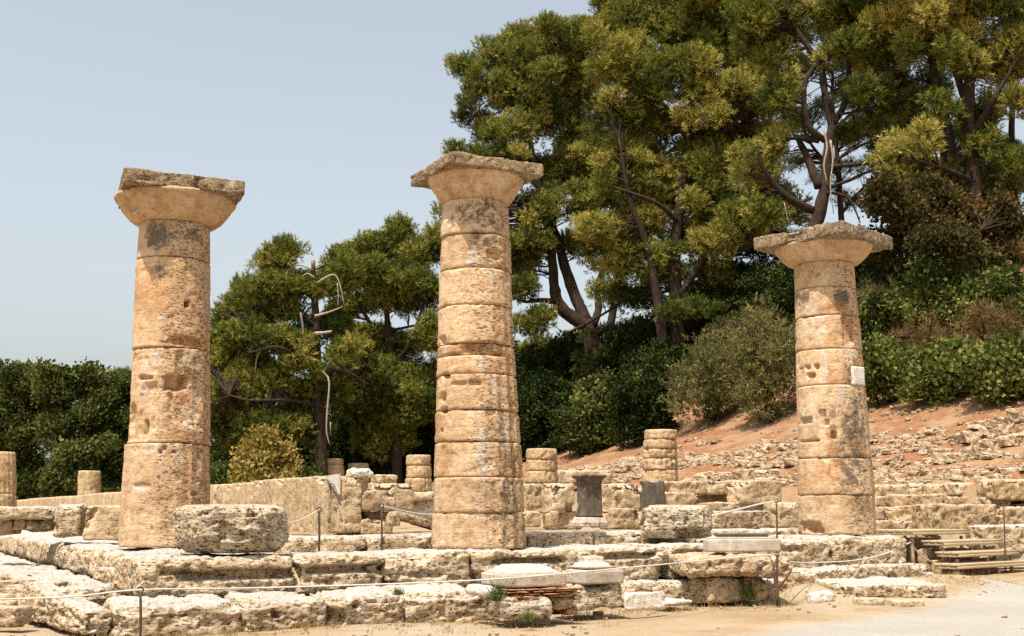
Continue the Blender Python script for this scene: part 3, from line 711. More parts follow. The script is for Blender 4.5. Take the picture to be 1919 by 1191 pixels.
# far side wall, block by block
BW = [(985, 906, 958, 23.5, 1036, 'wall', 'pale stained wall slab right behind the middle column'), (1036, 905, 958, 23.2, 1078, 'wall', 'rough pitted wall slab beside the dark pedestal'),
      (1040, 957, 988, 23.3, 1100, 'wall', 'narrow lower block below the pitted wall slab'), (985, 957, 984, 22.4, 1014, 'wall', 'broken pale stone at the foot of the middle column'),
      (1131, 906, 985, 23.4, 1152, 'wall', 'tall tan wall slab directly right of the dark pedestal'), (1152, 905, 953, 23.4, 1206, 'wall', 'smooth square wall slab with two small holes'),
      (1150, 952, 988, 23.0, 1204, 'wall', 'rough low block under the slab with two holes'),
      (1247, 901, 922, 22.6, 1332, 'wall', 'long upper wall block right of the grey pier'), (1332, 900, 922, 22.45, 1392, 'wall', 'upper wall block with a dark open joint at its end'), (1393, 899, 940, 22.2, 1468, 'wall', 'large end slab of the far wall near the smooth column'),
      (1247, 922, 946, 22.5, 1392, 'wall', 'lower course block of the far wall behind the brown drum'),
      (1340, 941, 955, 22.0, 1468, 'wall', 'recessed lower course below the far wall end slab'), (1340, 957, 988, 21.6, 1462, 'step', 'worn pale bottom course below the far wall end slab'),
      (1462, 940, 985, 22.0, 1500, 'wall', 'stacked thin stones just left of the smooth column')]
for (xc, y0, y1, Y, x1, mt, lab) in BW:
    tag(place('wall_block', blk_px(xc, y0, y1 + 4, Y, x1, None, .5, rnd=.03, amp=.03, pit=.03, warp=.015), M[mt]), lab, 'stone block')
tag(place('grey_pier', blk_px(1213, 900, 985, 22.2, 1247, 1199, yaw=R(24), rnd=.015, amp=.006, pit=.004, warp=.006), M['dark_marble']), 'grey squared stone pier behind the brown drum', 'pier')
for (x, x1, lab) in ((1030, 1046, 'small tapering stone leg under the wall slab, left of the pedestal'),):
    tag(place('stone_prop', blk_px(x, 957, 988, 22.3, x1, None, .2, rnd=.02, amp=.015, pit=.01, taper=-.25), M['wall']), lab, 'stone prop')
def mould(xc, Y, x1, x0, prof_y, yaw, bev=.006, seed=1):
    """block with stepped mouldings: prof_y = [(picture y, inset)] from the foot upward"""
    a = np.array([math.cos(yaw), math.sin(yaw), 0]); b = np.array([-a[1], a[0], 0])
    p = P(xc, prof_y[0][0], Y); kk = (x1 - CX) / PX; ls = (kk * p[1] - p[0]) / (a[0] - kk * a[1])
    kk = (x0 - CX) / PX; lt = (kk * p[1] - p[0]) / (b[0] - kk * b[1])
    c = p + a * ls / 2 + b * lt / 2
    vs, qs = [], []; n = 40
    per = []
    for k in range(4):
        e = [(-1, -1), (1, -1), (1, 1), (-1, 1)]
        p0, p1 = np.array(e[k], float), np.array(e[(k + 1) % 4], float)
        for u in np.linspace(0, 1, n, endpoint=False): per.append(p0 + (p1 - p0) * u)
    per = np.array(per); m = len(per)
    rows = []
    for (y, ins) in prof_y: rows.append((P(xc, y, Y)[2], ins))
    fine = []
    for (z0, i0), (z1, i1) in zip(rows[:-1], rows[1:]):
        nn_ = max(1, int(abs(z1 - z0) / .02))
        for q in range(nn_): fine.append((z0 + (z1 - z0) * q / nn_, i0 + (i1 - i0) * q / nn_))
    fine.append(rows[-1])
    for ins in (.3, .8): fine.append((rows[-1][0], rows[-1][1] + ins * (min(ls, lt) / 2 - rows[-1][1])))
    for (z, ins) in fine:
        w = c + a * (per[:, :1] * (ls / 2 - ins)) + b * (per[:, 1:] * (lt / 2 - ins)); w[:, 2] = z; vs.append(w)
    v = np.concatenate(vs)
    so = seed * 3.3
    N = v - c; N[:, 2] = 0; N /= np.maximum(np.linalg.norm(N, axis=1), 1e-6)[:, None]
    v = v + N * (.006 * fbm(v + so, 9, 4, 3) - .02 * sstep(.3, .55, fbm(v + so, 5, 3, 8)))[:, None]
    for r in range(len(fine) - 1):
        k = np.arange(m); k2 = (k + 1) % m
        qs.append(np.stack([r * m + k, r * m + k2, (r + 1) * m + k2, (r + 1) * m + k], 1))
    q = np.concatenate(qs); e = len(v)
    t = []
    for base, up in ((0, False), ((len(fine) - 1) * m, True)):
        v = np.vstack([v, v[base:base + m].mean(0)]); ci = len(v) - 1
        k = np.arange(m); k2 = (k + 1) % m
        t.append(np.stack([np.full(m, ci), base + k, base + k2], 1) if up else np.stack([np.full(m, ci), base + k2, base + k], 1))
    return (v, q, np.concatenate(t))
# dark pedestal
pc = P(1094, 986, 21.6)
pt = thing('stone_pedestal', pc, 'dark grey waisted pedestal with flared cornice and stepped foot, before the far wall', 'pedestal')
py = R(26)
place('foot', mould(1094, 21.6, 1139, 1070, [(987, 0), (978, 0), (977, .015), (973, .02), (970, .035), (968, .06)], py, seed=2), M['marble'], pt)
place('shaft', mould(1096, 21.66, 1131, 1079, [(968, 0), (964, .015), (930, .02), (905, .02), (900, .0)], py, seed=3), M['dark_marble'], pt)
place('cornice', mould(1096, 21.55, 1138, 1072, [(905, .10), (898, .06), (894, .02), (893, 0), (889, 0), (888, .02)], py, seed=4), M['dark_marble'], pt)

# ------------------------------------------------------------------ marble statue bases along the front and what carries them
def base(label, xc, Y, x1, x0, pl, up, yaw, seed):
    t = thing('statue_base', P((x0 + x1) / 2, pl[0][0], Y + .3), label, 'statue base', 'marble statue bases along the front')
    place('plinth', mould(xc, Y, x1, x0, pl, yaw, seed=seed), M['marble'], t)
    place('moulding', mould(*up, yaw, seed=seed + 1), M['marble'], t)
base('long low marble statue base with stepped mouldings, on the red brick pier', 956, 12.55, 1060, 902, [(1101, 0), (1078, 0), (1077, .01)], yaw=UA, seed=5,
     up=(956 + 2, 12.60, 1052, 908, [(1077.5, 0), (1074, .0), (1073, .03), (1070, .04), (1069, .07), (1064, .09), (1063, .12), (1060, .14)]))
base('smaller marble statue base with a second tier on top, on the rough pier', 1096, 13.35, 1167, 1058, [(1095, 0), (1071, 0), (1069, .015)], yaw=UA, seed=7,
     up=(1098, 13.42, 1150, 1066, [(1070, .03), (1067, .03), (1065, .0), (1062, 0), (1061, .03), (1055, .05), (1054, .08), (1044, .09), (1043, .1)]))
base('wide marble statue base on the broad rough slab near the smooth column', 1328, 15.05, 1461, 1316, [(1034, 0), (1011, 0), (1010, .01)], yaw=R(12), seed=9,
     up=(1330, 15.13, 1452, 1322, [(1010.5, 0), (1007, .0), (1006, .04), (1002, .06), (1001, .1), (998, .12)]))
# brick pier: courses of thin bricks
rb = random.Random(4); gs = []
pA = P(958, 1121, 12.56); zt0, zt1 = P(958, 1121, 12.56)[2], P(958, 1101, 12.56)[2] - .006
row = (zt1 - zt0) / 4; L = .84
gs.append(eblock(pA + U * L / 2 + V * .36, UA, L - .06, .5, zt1 - zt0, res=.05, rnd=.02, amp=.01, pit=.01, seed=3))
for r in range(4):
    x = -rb.uniform(0, .1)
    while x < L - .03:
        w = rb.uniform(.12, .24); w = min(w, L - x)
        gs.append(eblock(pA + U * (x + w / 2) + V * (.05 + rb.uniform(-.02, .02)) + np.array([0, 0, row * r]), UA, w - .014, .2, row - .008, res=.02, rnd=.012, amp=.012, pit=.006, warp=.01, seed=sd())); x += w
tag(place('brick_pier', join(gs), M['brick']), 'low pier of thin red bricks under the long marble base', 'brick pier')
SB = [(944, 1119, 1163, 12.35, 1036, None, 'drum', .08, 'boulder like pitted block under the brick pier, nearest the low front row'), (1036, 1117, 1146, 12.8, 1080, None, 'rubble', .08, 'rounded smooth stone under the brick pier, beside the rough pier'),
      (1068, 1096, 1146, 13.28, 1163, None, 'drum', .04, 'rough conglomerate pier carrying the smaller marble base'), (1172, 1110, 1146, 13.6, 1246, 1164, 'chalk', .03, 'white broken block with a flat tilted top on the sand'),
      (1246, 1126, 1134, 14.4, 1296, None, 'chalk', .03, 'thin white slab lying flat on the sand beside the white broken block'),
      (1328, 1083, 1130, 15.05, 1394, None, 'step', .05, 'wide stone support beneath the broad rough slab'), (1408, 1082, 1126, 15.2, 1444, None, 'step', .05, 'narrow stone support beneath the broad rough slab, by the dead sapling'),
      (1060, 1140, 1156, 12.9, 1084, None, 'brick', .02, 'flat brick fragment lying on the sand under the rounded stone'),
      (908, 1100, 1120, 12.6, 936, None, 'chalk', .05, 'small pale stone tucked under the corner of the long marble base')]
for (xc, y0, y1, Y, x1, x0, mt, rd, lab) in SB:
    tag(place('foundation_stone', blk_px(xc, y0, y1, Y, x1, x0, .5, rnd=rd, amp=.015 if mt == 'chalk' else .04, pit=.01 if mt == 'chalk' else .035, warp=.02 if mt == 'chalk' else .05, taper=.1 if 'support' in lab else 0), M[mt]), lab, 'stone')
tag(place('rough_slab', blk_px(1292, 1042, 1081, 14.9, 1483, None, .95, yaw=R(10), rnd=.09, amp=.05, pit=.06, warp=.05, res=.016, dents=[pd(1380, 1085, 180, 14, .08, 15.3)]), M['rubble']), 'broad rough overhanging slab with pitted edge carrying the wide marble base', 'stone slab')
tag(place('ground_slab', blk_px(1592, 1094, 1126, G2(1592, 1122)[1], 1766, None, 1.0, yaw=R(14), rnd=.05, amp=.04, pit=.03, warp=.05, topslope=-.05, dents=[pd(1640, 1118, 60, 14, .08, 16.2)]), M['step']), 'low flat slab sunk in the sand before the smooth column', 'stone slab')
for (x, y, w, h, Y, mt, lab) in [(1541, 1120, 44, 20, 16.2, 'chalk', 'round white stone on the sand before the smooth column'), (1700, 1131, 60, 10, 15.9, 'rubble', 'thin pale stone on the edge of the gravel path'), (1632, 1128, 50, 12, 16.0, 'rubble', 'small flat stone below the sunken slab'),
                               (1020, 1163, 34, 12, 12.4, 'rubble', 'loose stone chip on the sand under the pitted boulder block'), (1505, 1025, 20, 22, 17.6, 'chalk', 'white lump on the upper step left of the smooth column'), (870, 1164, 26, 8, 12.5, 'rubble', 'little flat chip on the sand at the end of the low front row'), (1120, 1150, 22, 8, 13.2, 'rubble', 'tiny chip on the sand at the foot of the rough pier')]:
    c = G2(x, y + h / 2) if 'upper step' not in lab else P(x, y + h / 2, Y); k = c[1] / PX
    tag(place('loose_stone', eblock((c[0], c[1] + .1, c[2] - .03), R(random.uniform(0, 40)), w * k, w * k * .7, h * k + .03, res=.014, rnd=h * k * .45, amp=.03, pit=.015, warp=.04, seed=sd()), M[mt]), lab, 'stone')
# flank blocks by the left column
FB = [(152, 947, 1010, 18.4, 236, None, 'wall', .03, 'squared dark faced block beside the broken-shaft column'), (96, 944, 1004, 18.7, 152, None, 'step', .07, 'rounded pale block next to the dark faced squared block'),
      (-20, 950, 972, 19.0, 100, None, 'step', .06, 'long overhanging slab above a dark hollow on the side step'), (22, 972, 990, 19.3, 48, None, 'far', .02, 'square stone in the hollow below the overhanging slab'), (48, 972, 994, 19.15, 100, None, 'lichen', .05, 'rough wedge shaped stone below the overhanging slab'),
      (-30, 972, 1000, 19.4, 24, None, 'step', .05, 'pale stone under the overhanging slab at the frame edge')]
for (xc, y0, y1, Y, x1, x0, mt, rd, lab) in FB:
    tag(place('platform_block', blk_px(xc, y0, y1 + 2, Y, x1, x0, .8, yaw=R(10), rnd=rd, amp=.035, pit=.03, warp=.03), M[mt]), lab, 'stone block')

# ------------------------------------------------------------------ terraces on the far side
BT = [(1640, 908, 928, 27.0, 1745, 'far', 'upper terrace block right behind the smooth column'), (1746, 906, 930, 26.6, 1792, 'far', 'dark spotted block in the middle of the upper terrace row'), (1793, 905, 923, 26.2, 1886, 'rubble', 'long pale slab on the upper terrace row'), (1888, 912, 930, 25.6, 1950, 'rubble', 'pale block ending the upper terrace row at the frame edge'),
      (1690, 926, 950, 26.0, 1780, 'far', 'block of the second terrace row above the orange earth'), (1780, 930, 942, 26.0, 1850, 'far', 'thin block of the second terrace row'), (1850, 932, 950, 25.4, 1895, 'rubble', 'short block at the end of the second terrace row'),
      (1640, 930, 948, 26.6, 1688, 'far', 'small pale terrace block close to the smooth column shaft'), (1640, 950, 970, 25.6, 1690, 'rubble', 'overhanging flat block low beside the smooth column shaft'), (1640, 976, 990, 24.6, 1760, 'rubble', 'flat pale slab behind the wooden platform'),
      (1744, 945, 994, 23.8, 1880, 'far', 'large lichened block standing behind the wooden stairs'), (1866, 897, 932, 25.2, 1960, 'far', 'thick dark spotted block above the pale row end at the frame edge'), (1700, 905, 930, 26.9, 1750, 'rubble', 'low pale stone behind the upper terrace row'), (1880, 950, 985, 24.4, 1950, 'rubble', 'pale terrace block beyond the tall thin post'), (1850, 984, 1032, 22.6, 1960, 'step', 'broad pale block at the end of the stairs near the frame edge'),
      (1692, 948, 978, 24.9, 1742, 'column', 'orange stained block between terrace stones')]
for (xc, y0, y1, Y, x1, mt, lab) in BT:
    tag(place('terrace_block', blk_px(xc, y0, y1 + 5, Y, x1, None, .7, yaw=R(12), rnd=.03, amp=.05, pit=.05, warp=.035), M[mt]), lab, 'stone block')
tag(place('heap_slab', blk_px(1090, 880, 908, 41, 1148, None, .8, yaw=R(5), rnd=.06, amp=.05, pit=.04, warp=.06), M['far']), 'flat dark slab resting behind the pedestal at the foot of the red slope', 'stone slab')
tag(place('heap_slab', blk_px(1047, 880, 908, 42, 1090, None, .8, yaw=R(5), rnd=.06, amp=.05, pit=.04, warp=.06), M['rubble']), 'pale block beside the three drum stump at the foot of the red slope', 'stone slab')

# rubble on the red slope
def rock(seed, l=1., w=.7, h=.4, res=.1):
    g_ = eblock((0, 0, 0), 0, l, w, h, res=res, rnd=.05, amp=.16, pit=.06, warp=.2, seed=seed, fq=.7); return g_
rmesh = []
for k in range(10):
    v, q, t = rock(300 + k, 1, random.uniform(.55, .9), random.uniform(.25, .55)); rmesh.append(mesh_np('rubble_stone', v, q, t, M['rubble'], smooth=False))
rr = random.Random(21); spots = []
rows_s = [18.6, 19.3, 20.1, 20.9, 21.7, 22.5, 23.3, 24.0]
while len(spots) < 300:
    row = rr.choice(rows_s); s = row + rr.gauss(0, .1)
    tmax = 44 if row < 21.5 else 30; t = rr.uniform(-2, tmax)
    if s > 22.6 and t > 2 and rr.random() < .8: continue
    if s > 22 and fbm(np.array([[s, t, 0.]]), .25, 2, 5)[0] < .0 and t > 3: continue
    if fbm(np.array([[s * 1.5, t * .6, 0.]]), .5, 2, 15)[0] < -.2: continue
    p = T(s, t)
    x = CX + PX * p[0] / p[1]
    if not (1010 < x < 1960): continue
    spots.append((p[0], p[1], rr.uniform(.24, .6) * (1.15 if rr.random() < .15 else .85)))
for k, (x, y, sz) in enumerate(spots):
    o = ob('rubble_stone', rmesh[k % 10], None, (x, y, tz(x, y) - .07 * sz))
    o.rotation_euler = (rr.uniform(-.15, .15), rr.uniform(-.15, .15), UA + 1.57 + rr.gauss(0, .5)); o.scale = (sz, sz * rr.uniform(.7, 1.1), sz * rr.uniform(.7, 1.2))
    tag(o, 'pale loose limestone lump among the rubble rows on the red slope', 'stone', 'rubble stones on the red slope')
gs = []
lo = [rock(400 + k, 1, .7, .4, .26) for k in range(6)]
n_ = 0
while n_ < 4200:
    t = rr.uniform(-3, 44); s = rr.uniform(18.0, 24.8) if rr.random() < .35 else rr.choice(rows_s) + rr.gauss(0, .13)
    if fbm(np.array([[s * 1.5, t * .6, 0.]]), .5, 2, 15)[0] < -.3 or (s > 22.4 and t > 2 and rr.random() < .88): continue
    p = T(s, t)
    v, q, tt = lo[n_ % 6]; sz = rr.uniform(.09, .24); a_ = rr.uniform(0, 6.28); ca, sa = math.cos(a_), math.sin(a_)
    w = v * sz; w = np.stack([w[:, 0] * ca - w[:, 1] * sa + p[0], w[:, 0] * sa + w[:, 1] * ca + p[1], w[:, 2] + tz(p[0], p[1]) - .02], 1)
    gs.append((w, q, tt)); n_ += 1
tag(place('rubble', join(gs), M['rubble'], smooth=False), 'fine stone rubble scattered over the red slope', 'rubble', kind='stuff')
gs = []
for k in range(2200):
    x = rr.uniform(-8, 9); y = rr.uniform(10, 21); s, t = ST_of(x, y)
    if (t > -1.2 and s > -1.2) or (t < -2.4 and x > .8 and rr.random() < .93): continue
    v, q, tt = lo[k % 6]; sz = rr.uniform(.012, .045) * (2 if rr.random() < .06 else 1); a_ = rr.uniform(0, 6.28); ca, sa = math.cos(a_), math.sin(a_); w = v * sz
    gs.append((np.stack([w[:, 0] * ca - w[:, 1] * sa + x, w[:, 0] * sa + w[:, 1] * ca + y, w[:, 2] + tz(x, y) + .008], 1), q, tt))
tag(place('gravel', join(gs), M['rubble']), 'small stone chips scattered on the sandy ground', 'gravel', kind='stuff')

# ------------------------------------------------------------------ wooden stairs
ax = np.array([math.cos(STAIR_YAW), math.sin(STAIR_YAW), 0]); dn_ = np.array([ax[1], -ax[0], 0])
pc = P(1712, 1003, 21.2)
st = thing('wooden_stairs', (pc[0], pc[1], .1), 'pale wooden visitor stairs with a platform and four open treads beside the smooth column', 'stairs')
def board(near_x, near_y, Yd, L, dep, th=.045, extra=0):
    p = P(near_x, near_y, Yd); c = p + ax * (L / 2) - dn_ * (dep / 2)
    return p, c
TR = [(1710, 995, 21.2, 2.0, .9), (1768, 1015, 20.9, 2.1, .44), (1795, 1036.5, 20.6, 2.2, .44), (1793, 1059, 20.3, 3.0, .46)]
tops = []
for k, (x, y, Yd, L, dep) in enumerate(TR):
    p, c = board(x, y, Yd, L, dep); tops.append((p, L, dep))
    nb = 5 if k == 0 else 3
    bw = dep / nb
    for q in range(nb):
        cc = p + ax * (L / 2) - dn_ * (bw * (q + .5)); cc = cc + np.array([0, 0, -.02])
        place('tread' if k else 'platform_board', sbox(cc, STAIR_YAW, L, bw - .012, .04), M['wood'], st)
    cc = p + ax * (L / 2) - dn_ * .022 + np.array([0, 0, -.072]); place('riser_rail', sbox(cc, STAIR_YAW, L - .06, .035, .05), M['wood'], st)
    cc = p + ax * .03 - dn_ * (dep / 2) + np.array([0, 0, -.072]); place('side_rail', sbox(cc, STAIR_YAW, .035, dep - .06, .05), M['wood'], st)
    for u in (.12, L * .52, L - .2):
        for dd in ((.09,) if k else (.09, dep - .1)):
            b_ = p + ax * u - dn_ * dd; g0 = min(tz(b_[0], b_[1]), p[2] - .2) - .03
            place('post', sbox((b_[0], b_[1], g0), STAIR_YAW, .05, .05, p[2] - .1 - g0), M['wood'], st)

for (k, off, lab) in ((0, .5, 'added rough block that darkens the gap under the wooden platform'), (1, .38, 'added rough block that darkens the gap under the upper wooden tread'), (2, .38, 'added rough block that darkens the gap under the middle wooden tread')):  # blocks added behind the treads to make the open gaps dark
    p, L, dep = tops[k]; c = p + ax * (L / 2 - .05) - dn_ * (off + .1)
    tag(place('gap_shade_block', eblock((c[0], c[1], .02), STAIR_YAW, L - .25, .2, p[2] - .15, res=.03, rnd=.03, amp=.03, pit=.03, warp=.02, seed=sd()), M['far']), lab, 'stone block')
# ------------------------------------------------------------------ rope barriers
def post(x, ytop, ybot, Y, label, r=.013, ring=True):
    a = P(x, ybot, Y); b = P(x, ytop, Y); a[2] = min(a[2], tz(a[0], a[1])) - .02
    t = thing('barrier_post', a, label, 'barrier post', 'rope barrier posts')
    place('rod', tube([a, (a + b) / 2 + .004, b], r, 8, sub=2), M['iron'], t)
    th = np.linspace(0, 2 * math.pi, 11)
    rp_ = np.stack([b[0] + .028 * np.cos(th), b[1] + 0 * th, b[2] + .015 + .028 * np.sin(th)], 1)
    place('eyelet', tube(rp_, .007, 6, sub=1, cap=False), M['iron'], t)
    return b
b1 = post(263, 1108, 1196, 11.2, 'thin iron barrier post before the low front row, holding the long rope')
b2 = post(1456, 1040, 1124, 15.1, 'thin iron barrier post next to the dead sapling by the broad slab', .012)
b3 = post(1706, 1018, 1073, 18.0, 'short iron barrier post at the left foot of the wooden stairs')
b4 = post(598, 957, 1029, 14.6, 'dark iron barrier post between the pitted drum and the wall end', .014)
b5 = post(715, 950, 1026, 15.2, 'thin iron barrier post before the stacked blocks', .012)
b6 = post(1455, 940, 1001, 17.8, 'thin iron barrier post on the platform left of the smooth column', .012)
b7 = post(1881, 950, 1026, 21.6, 'tall thin iron barrier post behind the wooden stairs', .013)
def rope(pts, label, sag=0, r=.011):
    pts = [np.asarray(p, float) for p in pts]
    tag(place('rope', tube(pts, r, 6, sub=6), M['rope']), label, 'rope', 'white barrier ropes')
E = np.array([0, 0, .015])
off = P(-60, 1124, 11.4)
rope([off, P(130, 1118, 11.25), b1 + E, P(500, 1101, 11.9), P(900, 1086.5, 12.3), P(1180, 1063, 13.2), P(1340, 1048, 14.4), b2 + E], 'long white rope crossing before the steps from the frame edge to the dead sapling', r=.009)
rope([b2 + E, P(1475, 1051, 15.6), P(1520, 1054, 16.2), P(1600, 1050, 17), P(1660, 1037, 17.6), b3 + E], 'slack white rope from the dead sapling to the post at the stairs', r=.010)
rope([b3 + E, P(1725, 1040, 18.8), P(1745, 1052, 19.6)], 'short rope end hanging from the post at the stairs', r=.012)
rope([P(520, 981, 14.0), P(560, 975, 14.3), b4 + E], 'faint thin rope from the pitted drum to the dark post', r=.007)
rope([b5 + E, P(750, 956, 15.6), P(780, 962, 16), P(830, 966, 16.5)], 'white rope running from the thin post behind the middle column', r=.014)
rope([b6 + E, P(1420, 945, 17.9), P(1380, 955, 18), P(1330, 967, 18.1)], 'white rope sloping from the platform post to the brown drum', r=.013)

# ------------------------------------------------------------------ foliage
def rnd_dirs(n, up=0.0):
    d = RNG.normal(size=(n, 3)); d /= np.linalg.norm(d, axis=1)[:, None]
    d[:, 2] += up; d /= np.linalg.norm(d, axis=1)[:, None]
    return d
def foliage(pads, kind, dens=1.0):
    dens *= 1.9 if kind == 'needle' else 1.2
    """pads: (centre, radius vector, tint); returns geometry + tint attribute"""
    Vs, Ts, A, n = [], [], [], 0
    for c, rad, ti in pads:
        rm = float(np.mean(rad))
        if kind == 'needle':
            m = max(8, int(dens * 92 * rm * rm)); K, Ln, W = 16, .19, .036
        elif kind == 'spray':
            m = max(8, int(dens * 95 * rm * rm)); K, Ln, W = 8, .2, .045
        elif kind == 'twig':
            m = max(8, int(dens * 60 * rm * rm)); K, Ln, W = 8, .34, .022
        else:
            lf = 1.0 if c[1] > 62 else .72
            m = max(8, int(dens * 120 * rm * rm / lf ** 2)); K, Ln, W = 3, .25 * lf, .17 * lf
        d = rnd_dirs(m, .22)
        rr_ = RNG.uniform(.2, 1.08, (m, 1)) ** .5
        pos = c + d * rr_ * rad
        axd = d * .75 + np.array([0, 0, .6]) + RNG.normal(size=(m, 3)) * .3
        axd /= np.linalg.norm(axd, axis=1)[:, None]
        spread = {'needle': .62, 'spray': .7, 'twig': .6}.get(kind, 1.3)
        bd_ = axd[:, None, :] + RNG.normal(size=(m, K, 3)) * spread
        bd_ /= np.linalg.norm(bd_, axis=2)[:, :, None]
        side = np.cross(bd_, RNG.normal(size=(m, K, 3))); side /= np.linalg.norm(side, axis=2)[:, :, None]
        ln = Ln * RNG.uniform(.6, 1.25, (m, K, 1)); w = W * RNG.uniform(.7, 1.3, (m, K, 1))
        tj_ = np.clip(ti + RNG.normal(size=(m, 1)) * .14, 0, 1)
        p0 = np.repeat(pos[:, None, :], K, 1)
        if kind in ('needle', 'spray'):
            p0 = p0 + axd[:, None, :] * RNG.uniform(0, .3 if kind == 'needle' else .34, (m, K, 1))
        if kind in ('needle', 'spray', 'twig'):
            a_ = p0 - side * w * .5 + bd_ * ln * .1; b_ = p0 + side * w * .5 + bd_ * ln * .1; t_ = p0 + bd_ * ln
            tri = np.stack([a_, b_, t_], 2).reshape(-1, 3); cnt = m * K
            Vs.append(tri); Ts.append(np.arange(cnt * 3).reshape(-1, 3) + n); n += cnt * 3
            A.append(np.repeat(np.repeat(tj_, K, 1).ravel(), 3))
        else:   # leaf: rhombus of two triangles
            p0 = p0 + RNG.normal(size=(m, K, 3)) * .13
            a_ = p0; b_ = p0 + bd_ * ln * .5 + side * w * .5; c_ = p0 + bd_ * ln; e_ = p0 + bd_ * ln * .5 - side * w * .5
            qd = np.stack([a_, b_, c_, e_], 2).reshape(-1, 3); cnt = m * K
            Vs.append(qd); base_ = np.arange(cnt) * 4 + n
            Ts.append(np.concatenate([np.stack([base_, base_ + 1, base_ + 2], 1), np.stack([base_, base_ + 2, base_ + 3], 1)])); n += cnt * 4
            A.append(np.repeat(np.repeat(tj_, K, 1).ravel(), 4))
    return (np.concatenate(Vs), None, np.concatenate(Ts)), np.concatenate(A)
def clumps_to_pads(cl, Y, rg, padr=(.32, .6), fill=1.0, flat=.7, dj=1.0, tmid=.5, cs=1.0):
    pads = []; subs = []
    for e in cl:
        x, y, rx, ry = e[:4]; rx *= cs * .86; ry *= cs * .92; ti = e[4] if len(e) > 4 else tmid; dy = e[5] if len(e) > 5 else 0
        Yc = Y + dy + rg.uniform(-1, 1) * dj; k = Yc / PX
        c = P(x, y, Yc); RX, RZ = rx * k, ry * k; RY = max(.5 * (RX + RZ) * .9, .5)
        ct = rg.gauss(0, .13); subs.append((c, RX, RY, RZ, ti, ct))
        for _ in range(4):
            f = rg.uniform(.32, .6); d = np.array([rg.uniform(-1, 1) * RX, rg.uniform(-1, 1) * RY, rg.uniform(-.6, 1.15) * RZ])
            subs.append((c + d * .95, RX * f, RY * f, RZ * f * rg.uniform(1, 1.6), ti, rg.gauss(.03, .14)))
    for c, RX, RY, RZ, ti, ct in subs:
        RX, RY, RZ = (max(v, .3) for v in (RX, RY, RZ))
        pr_ = padr[0] + .45 * (padr[1] - padr[0])
        nn_ = max(3, int(fill * 1.0 * (RX * RZ + RX * RY + RZ * RY) / (pr_ * pr_)))
        for q in range(nn_):
            d = np.array([rg.gauss(0, 1) for _ in range(3)]); d /= np.linalg.norm(d); u = rg.random() ** .4
            if d[2] < -.35 and rg.random() < .5: d[2] = -d[2]
            r0 = padr[0] + (padr[1] - padr[0]) * rg.random() ** 1.6
            s_ = np.maximum(np.array([RX, RY, RZ]) - r0 * .6, .12)
            pads.append((c + d * u * s_, np.array([r0 * 1.15, r0 * 1.15, r0 * flat]), min(1, max(0, ti + ct + rg.gauss(0, .17)))))
    return pads
def nearest_link(pads, nodes, rg, r0=.035, every=1.0):
    """thin curved branches from the limbs to the pads"""
    gs = []; nodes = np.asarray(nodes)
    for c, rad, ti in pads:
        if rg.random() > every: continue
        dd = np.linalg.norm((nodes - c) * np.array([1, 1, 1.25]) + np.array([0, 0, .5]), axis=1)
        a = nodes[int(np.argmin(dd))]; L = np.linalg.norm(c - a)
        if L < .15: continue
        mid = (a + c) / 2 + np.array([rg.gauss(0, .08), rg.gauss(0, .08), rg.gauss(.06, .06)]) * L
        rb_ = min(.075, r0 * (.5 + .22 * L))
        gs.append(tube([a, mid, c], [rb_, rb_ * .65, .012], 4, sub=3, cap=False))
    return gs
def limb_px(pts, Y, dys=None):
    return np.array([P(x, y, Y + (dys[k] if dys else 0)) for k, (x, y) in enumerate(pts)])
def dens_nodes(lines, st_=.4):
    o = []
    for l in lines:
        for p, q in zip(l[:-1], l[1:]):
            n_ = max(1, int(np.linalg.norm(q - p) / st_))
            for u in range(n_ + 1): o.append(p + (q - p) * u / n_)
    return o
def tree(name, label, cat, Y, limbs, cl, leaf, kind, seed, group=None, padr=(.2, .5), fill=1.0, flat=.95, dens=1.0, links=.8, dj=1.0, tmid=.5, dead=None, ground=True, cs=1.2, tr=.72):
    """limbs: [(picture points, radii, depth offsets)]; first is the trunk"""
    rg = random.Random(seed)
    lines, gs = [], []
    for k, (pts, rad, dys) in enumerate(limbs):
        l = limb_px(pts, Y, dys)
        if k == 0 and ground:
            gz = tz(l[0][0], l[0][1]) - .2
            if l[0][2] > gz: l = np.vstack([[l[0][0], l[0][1], gz], l]); rad = [rad[0] * 1.15] + list(rad)
            else: l[0][2] = gz
        rad = [v * (tr if k == 0 else .9) for v in rad]
        lines.append(l); gs.append(tube(l, rad, 10, rough=.25, seed=seed + k, sub=5))
    root = lines[0][0]
    t = thing(name, root, label, cat, group)
    pads = clumps_to_pads(cl, Y, rg, padr, fill * 1.35, flat, dj, tmid, cs)
    br = nearest_link(pads, dens_nodes(lines), rg, every=links)
    place('trunk', join(gs + br), M['bark'], t)
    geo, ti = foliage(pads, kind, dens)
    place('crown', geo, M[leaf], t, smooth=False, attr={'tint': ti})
    if dead:
        for p_, r_ in dead: place('dead_branch', tube(limb_px(p_, Y, [-1.2] * len(p_)), [q_ * .78 for q_ in r_], 6, rough=.5, sub=3), M['deadwood'], t)
    return t
GP = 'pines behind the temple'
